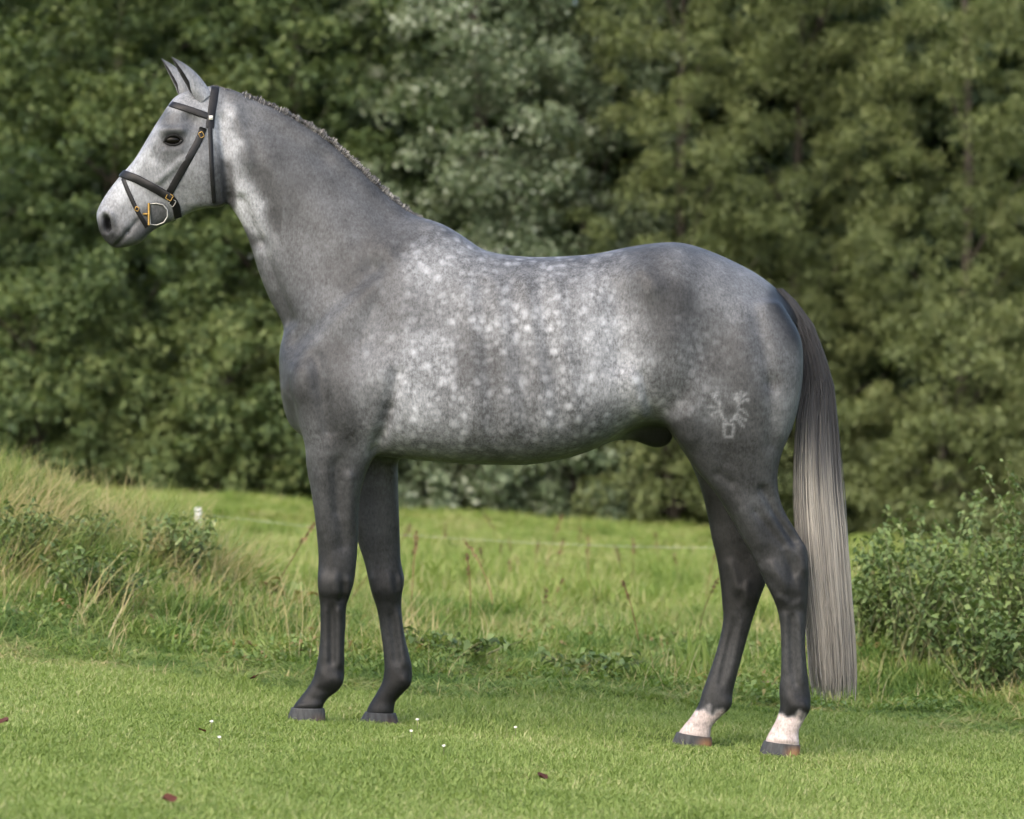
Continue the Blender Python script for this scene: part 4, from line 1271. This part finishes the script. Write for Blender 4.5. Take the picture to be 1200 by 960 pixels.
# ------------------------------------------------------------------ bushes on the banks, fence, small things
def bush(name, label, px_, d, h, w, nst, mat, tint0, L, asp, group=None, nleaf=26, stem_m=None, up_=1.0):
    """leafy stems fanning out of one root"""
    y = d - CAM_D
    x = (px_ - 600) / FPX * d
    z = float(ground_h(x, y))
    t = empty(name, (x, y, z)); tag(t, label, 'plant', group)
    VV, FF, o0 = [], [], 0
    cs, ds = [], []
    for k in range(nst):
        a = rng.uniform(0, 6.283); hh = h * rng.uniform(.55, 1.05); sp = w * rng.uniform(.1, 1)
        b0 = Vector((x + rng.normal(0, w * .18), y + rng.normal(0, w * .18), z - .02))
        pts = [b0 + Vector((math.cos(a) * sp * u ** 1.4, math.sin(a) * sp * u ** 1.4, hh * (u - (1 - up_) * u ** 3) - .0)) for u in np.linspace(0, 1, 7)]
        vv, ff = tube(pts, [.006 * (1.2 - u) for u in np.linspace(0, 1, 7)], 5)
        VV.append(vv); FF.append(ff + o0); o0 += len(vv)
        for j in range(nleaf):
            u = rng.uniform(.15, 1.02); q = u * 6; q0 = min(int(q), 5)
            p = pts[q0].lerp(pts[q0 + 1], q - q0)
            an = rng.uniform(0, 6.283)
            dr = np.array([math.cos(an), math.sin(an), rng.uniform(-.2, .5)])
            cs.append(np.array(p) + dr * L * rng.uniform(.3, .9)); ds.append(dr)
    cs, ds = np.array(cs), np.array(ds); n = len(cs)
    nr = unit(np.array([0, 0, 1.0]) + ds * .5 + rng.normal(0, .4, (n, 3)))
    LL = L * rng.uniform(.55, 1.25, n)
    hrel = np.clip((cs[:, 2] - z) / h, 0, 1)
    v, f, tn = leaves(cs, nr, unit(ds + rng.normal(0, .35, (n, 3)) - [0, 0, .35]), LL, LL * asp, np.clip(rng.normal(tint0, .2, n), 0, 1))
    child('foliage', veg_mesh(name + '_foliage', (v, f, tn), mat), t)
    child('stems', mesh_np(name + '_stems', np.concatenate(VV), np.concatenate(FF), stem_m or green_stem, True), t)
    return t
green_stem = simple_mat('green_brown_stem', (.10, .11, .045), .7, .4, 30)
bram_m = leaf_mat('bramble_leaf', [(0, (.055, .092, .032)), (.45, (.112, .165, .054)), (.8, (.17, .225, .078)), (1, (.26, .29, .13))], .48, .25, 2.0)
GB = 'bramble and nettle clumps on the right bank'
bush('bramble_bush', 'tall leafy bramble clump in the middle of the right bank', 1085, 14.9, .62, .42, 34, bram_m, .5, .036, .5, GB, 70)
bush('bramble_bush', 'bramble clump at the right border of the photo', 1185, 14.6, .70, .40, 36, bram_m, .45, .036, .5, GB, 70)
bush('bramble_bush', 'low bramble clump just right of the tail', 1028, 15.3, .52, .30, 26, bram_m, .5, .040, .5, GB, 60)
bush('bramble_bush', 'low dark bramble clump at the foot of the right bank', 1150, 14.2, .42, .34, 28, bram_m, .36, .040, .5, GB, 60)
bush('bramble_bush', 'bramble clump beyond the right border', 1270, 14.8, .85, .45, 36, bram_m, .45, .036, .5, GB, 60)
bush('bramble_bush', 'highest bramble sprays behind the middle clump', 1120, 16.2, .68, .45, 28, bram_m, .52, .036, .5, GB, 60)
GN_ = 'nettle clumps on the left bank'
bush('nettle_clump', 'dark nettle clump low on the face of the left bank', 120, 14.6, .30, .32, 28, bram_m, .40, .036, .45, GN_, 40)
bush('nettle_clump', 'nettle clump on the right shoulder of the left bank', 196, 15.6, .30, .26, 26, bram_m, .48, .036, .45, GN_, 40)
bush('nettle_clump', 'nettle clump high in the middle of the left bank', 75, 15.3, .26, .26, 22, bram_m, .5, .036, .45, GN_, 40)
bush('nettle_clump', 'nettle clump at the left border of the photo', 10, 14.9, .32, .30, 24, bram_m, .45, .036, .45, GN_, 40)
bush('weed_clump', 'green weed clump between fore and hind legs', 530, 14.2, .13, .26, 24, bram_m, .5, .045, .6, None, 16)
bush('weed_clump', 'weed clump low behind the belly right of the middle', 690, 14.1, .12, .26, 24, bram_m, .46, .045, .6, None, 16)

# a tuft of broad sword-shaped leaves by the hind legs
def sword(name, label, px_, d, n, h, w, mat, tint, bend=.35):
    y = d - CAM_D; x = (px_ - 600) / FPX * d
    v, f, t = blades(n, w, h * .55, h, .016, bend, 5, tint)
    v = v + np.array([x, y, float(ground_h(x, y))])
    o = obj(name, veg_mesh(name, (v, f, t), mat)); tag(o, label, 'plant')
    return o
sword('sword_leaved_tuft', 'tuft of broad upright green blades just left of the far hind leg', 817, 14.6, 34, .27, .085, lawn_m, (.35, .15))
def dock(label, px_, d, s):
    y = d - CAM_D; x = (px_ - 600) / FPX * d; z = float(ground_h(x, y))
    t = empty('dock_plant', (x, y, z)); tag(t, label, 'plant')
    for k in range(7):
        a = k * 2.4 + rng.random(); L = s * rng.uniform(.7, 1.1)
        M_ = 8; vv, ff = [], []
        for j in range(M_):
            u = j / (M_ - 1); w_ = .26 * L * math.sin(math.pi * min(1, u * .93 + .07)) ** .8
            p = np.array([math.cos(a) * L * u * .75, math.sin(a) * L * u * .75, L * .75 * math.sin(u * 2.1) * .8 + .02])
            sd_ = np.array([-math.sin(a), math.cos(a), 0])
            for m in (-1, 0, 1): vv.append(p + sd_ * w_ / 2 * m + np.array([0, 0, .012 * abs(m)]) + np.array([x, y, z]))
        for j in range(M_ - 1):
            for m in range(2): i0 = j * 3 + m; ff.append((i0, i0 + 1, i0 + 4, i0 + 3))
        me = veg_mesh('dock_leaf', (np.array(vv), np.array(ff), np.full(len(vv), rng.uniform(.6, .95))), herb_m)
        child('leaf', me, t)
dock('broad dock plant in the grass left of the forelegs', 345, 16.2, .20)
dock('small dock plant left of the forelegs near the left bank', 300, 15.9, .15)

# electric fence across the field
white_pl = simple_mat('white_plastic', (.50, .50, .47), .5, .08, 20)
fy = 8.0
fx = [-4.85, -1.752, 1.32, 4.4]
fence = empty('electric_fence', (fx[1], fy, float(ground_h(fx[1], fy)))); tag(fence, 'white electric wire fence on short posts across the field', 'fence')
tops = []
for k, xx in enumerate(fx):
    zz = float(ground_h(xx, fy))
    top = Vector((xx, fy, zz + (.33 if k < 2 else .42)))
    vv, ff = tube([(xx, fy, zz - .05), (xx, fy, top.z - .03), (xx, fy, top.z + .03), (xx, fy, top.z + .035)], [.020, .019, .019, .008], 10)
    child('post', mesh_np('post', vv, ff, white_pl, True), fence)
    tops.append(top)
path = []
for a_, c_ in zip(tops[:-1], tops[1:]):
    for u in np.linspace(0, 1, 9)[:-1]:
        q = a_.lerp(c_, u); q.z -= .05 * 4 * u * (1 - u); path.append(q + Vector((0, -.02, 0)))
path.append(tops[-1])
vv, ff = tube(path, [.0006] * len(path), 6)
child('wire', mesh_np('wire', vv, ff, white_pl, True), fence)

# fallen leaves and daisies in the mown grass
red_m = leaf_mat('fallen_leaf', [(0, (.045, .014, .008)), (.5, (.075, .022, .012)), (1, (.11, .038, .02))], .6, .15, 8)
def ground_at(px_, py_):
    lo, hi = 8.5, 20.0
    for _ in range(40):
        d = (lo + hi) / 2
        p = P(px_, py_, d - CAM_D)
        if p.z > ground_h(p.x, p.y): lo = d
        else: hi = d
    return p
for x_, y_, s_, lab in ((3, 858, .030, 'red brown fallen leaf at the left border'), (298, 804, .030, 'red brown fallen leaf at the mown edge left of the near forefoot'),
                        (199, 951, .030, 'red brown fallen leaf at the bottom left'), (237, 868, .020, 'small dark fallen leaf in front of the forelegs'),
                        (636, 923, .028, 'red brown fallen leaf in the foreground below the belly')):
    p = ground_at(x_, y_); M_ = 7; vv, ff = [], []
    a = rng.uniform(0, 6.28)
    for j in range(M_):
        u = j / (M_ - 1) - .5; w_ = .33 * math.cos(u * math.pi) ** .7 if abs(u) < .49 else .02
        for m in (-1, 0, 1):
            q = np.array([u, m * w_, .25 * u * u + .10 * abs(m) + .05 * math.sin(u * 7 + m)]) * s_ * 1.6
            vv.append([p.x + q[0] * math.cos(a) - q[1] * math.sin(a), p.y + q[0] * math.sin(a) + q[1] * math.cos(a), float(ground_h(p.x, p.y)) + .030 + q[2] + q[1] * .5])
    for j in range(M_ - 1):
        for m in range(2): i0 = j * 3 + m; ff.append((i0, i0 + 1, i0 + 4, i0 + 3))
    o = obj('fallen_leaf', veg_mesh('fallen_leaf', (np.array(vv), np.array(ff), np.full(len(vv), rng.random())), red_m))
    tag(o, lab, 'leaf', 'fallen leaves in the mown grass')
petal_m = simple_mat('daisy_petal', (.80, .80, .78), .6); yolk_m = simple_mat('daisy_eye', (.65, .45, .05), .7)
for x_, y_, lab in ((248, 860, 'white daisy in the lawn left of the near forefoot'), (604, 866, 'white daisy in the lawn under the belly'), (489, 857, 'white daisy just right of the far forefoot'),
                    (482, 871, 'white daisy a little below the far forefoot'), (520, 889, 'white daisy in the lawn between the two pairs of feet'), (257, 879, 'white daisy in the lawn below the near forefoot')):
    p = ground_at(x_, y_); c = np.array([p.x, p.y, float(ground_h(p.x, p.y)) + .038])
    o = empty('daisy', (c[0], c[1], c[2] - .038)); tag(o, lab, 'flower', 'daisies in the mown grass')
    vv, ff = [], []
    for k in range(12):
        a = k * math.pi / 6; q = np.array([math.cos(a), math.sin(a) - .0, 0]); s_ = np.array([-math.sin(a), math.cos(a), 0])
        tlt = np.array([0, -.35, 0])
        i0 = len(vv)
        for r_, w_ in ((.002, .0008), (.0055, .0014), (.007, .0008)):
            for m in (-1, 1): vv.append(c + q * r_ + s_ * w_ * m + np.array([0, 0, .0015 - .5 * (q[1] * r_) * -1 * .7]))
        ff += [(i0, i0 + 1, i0 + 3, i0 + 2), (i0 + 2, i0 + 3, i0 + 5, i0 + 4)]
    child('petals', mesh_np('petals', np.array(vv), np.array(ff), petal_m), o)
    bm = bmesh.new(); bmesh.ops.create_uvsphere(bm, u_segments=10, v_segments=6, radius=.0025)
    me = bpy.data.meshes.new('eye'); bm.to_mesh(me); bm.free(); me.materials.append(yolk_m)
    e = obj('flower_eye', me, o); e.location = (0, 0, .0395); e.scale = (1, 1, .6)
    vv, ff = tube([tuple(c - [0, 0, .04]), tuple(c - [0, 0, .02]), tuple(c)], [.0011] * 3, 5)
    child('stem', mesh_np('stem', vv, ff, green_stem), o)
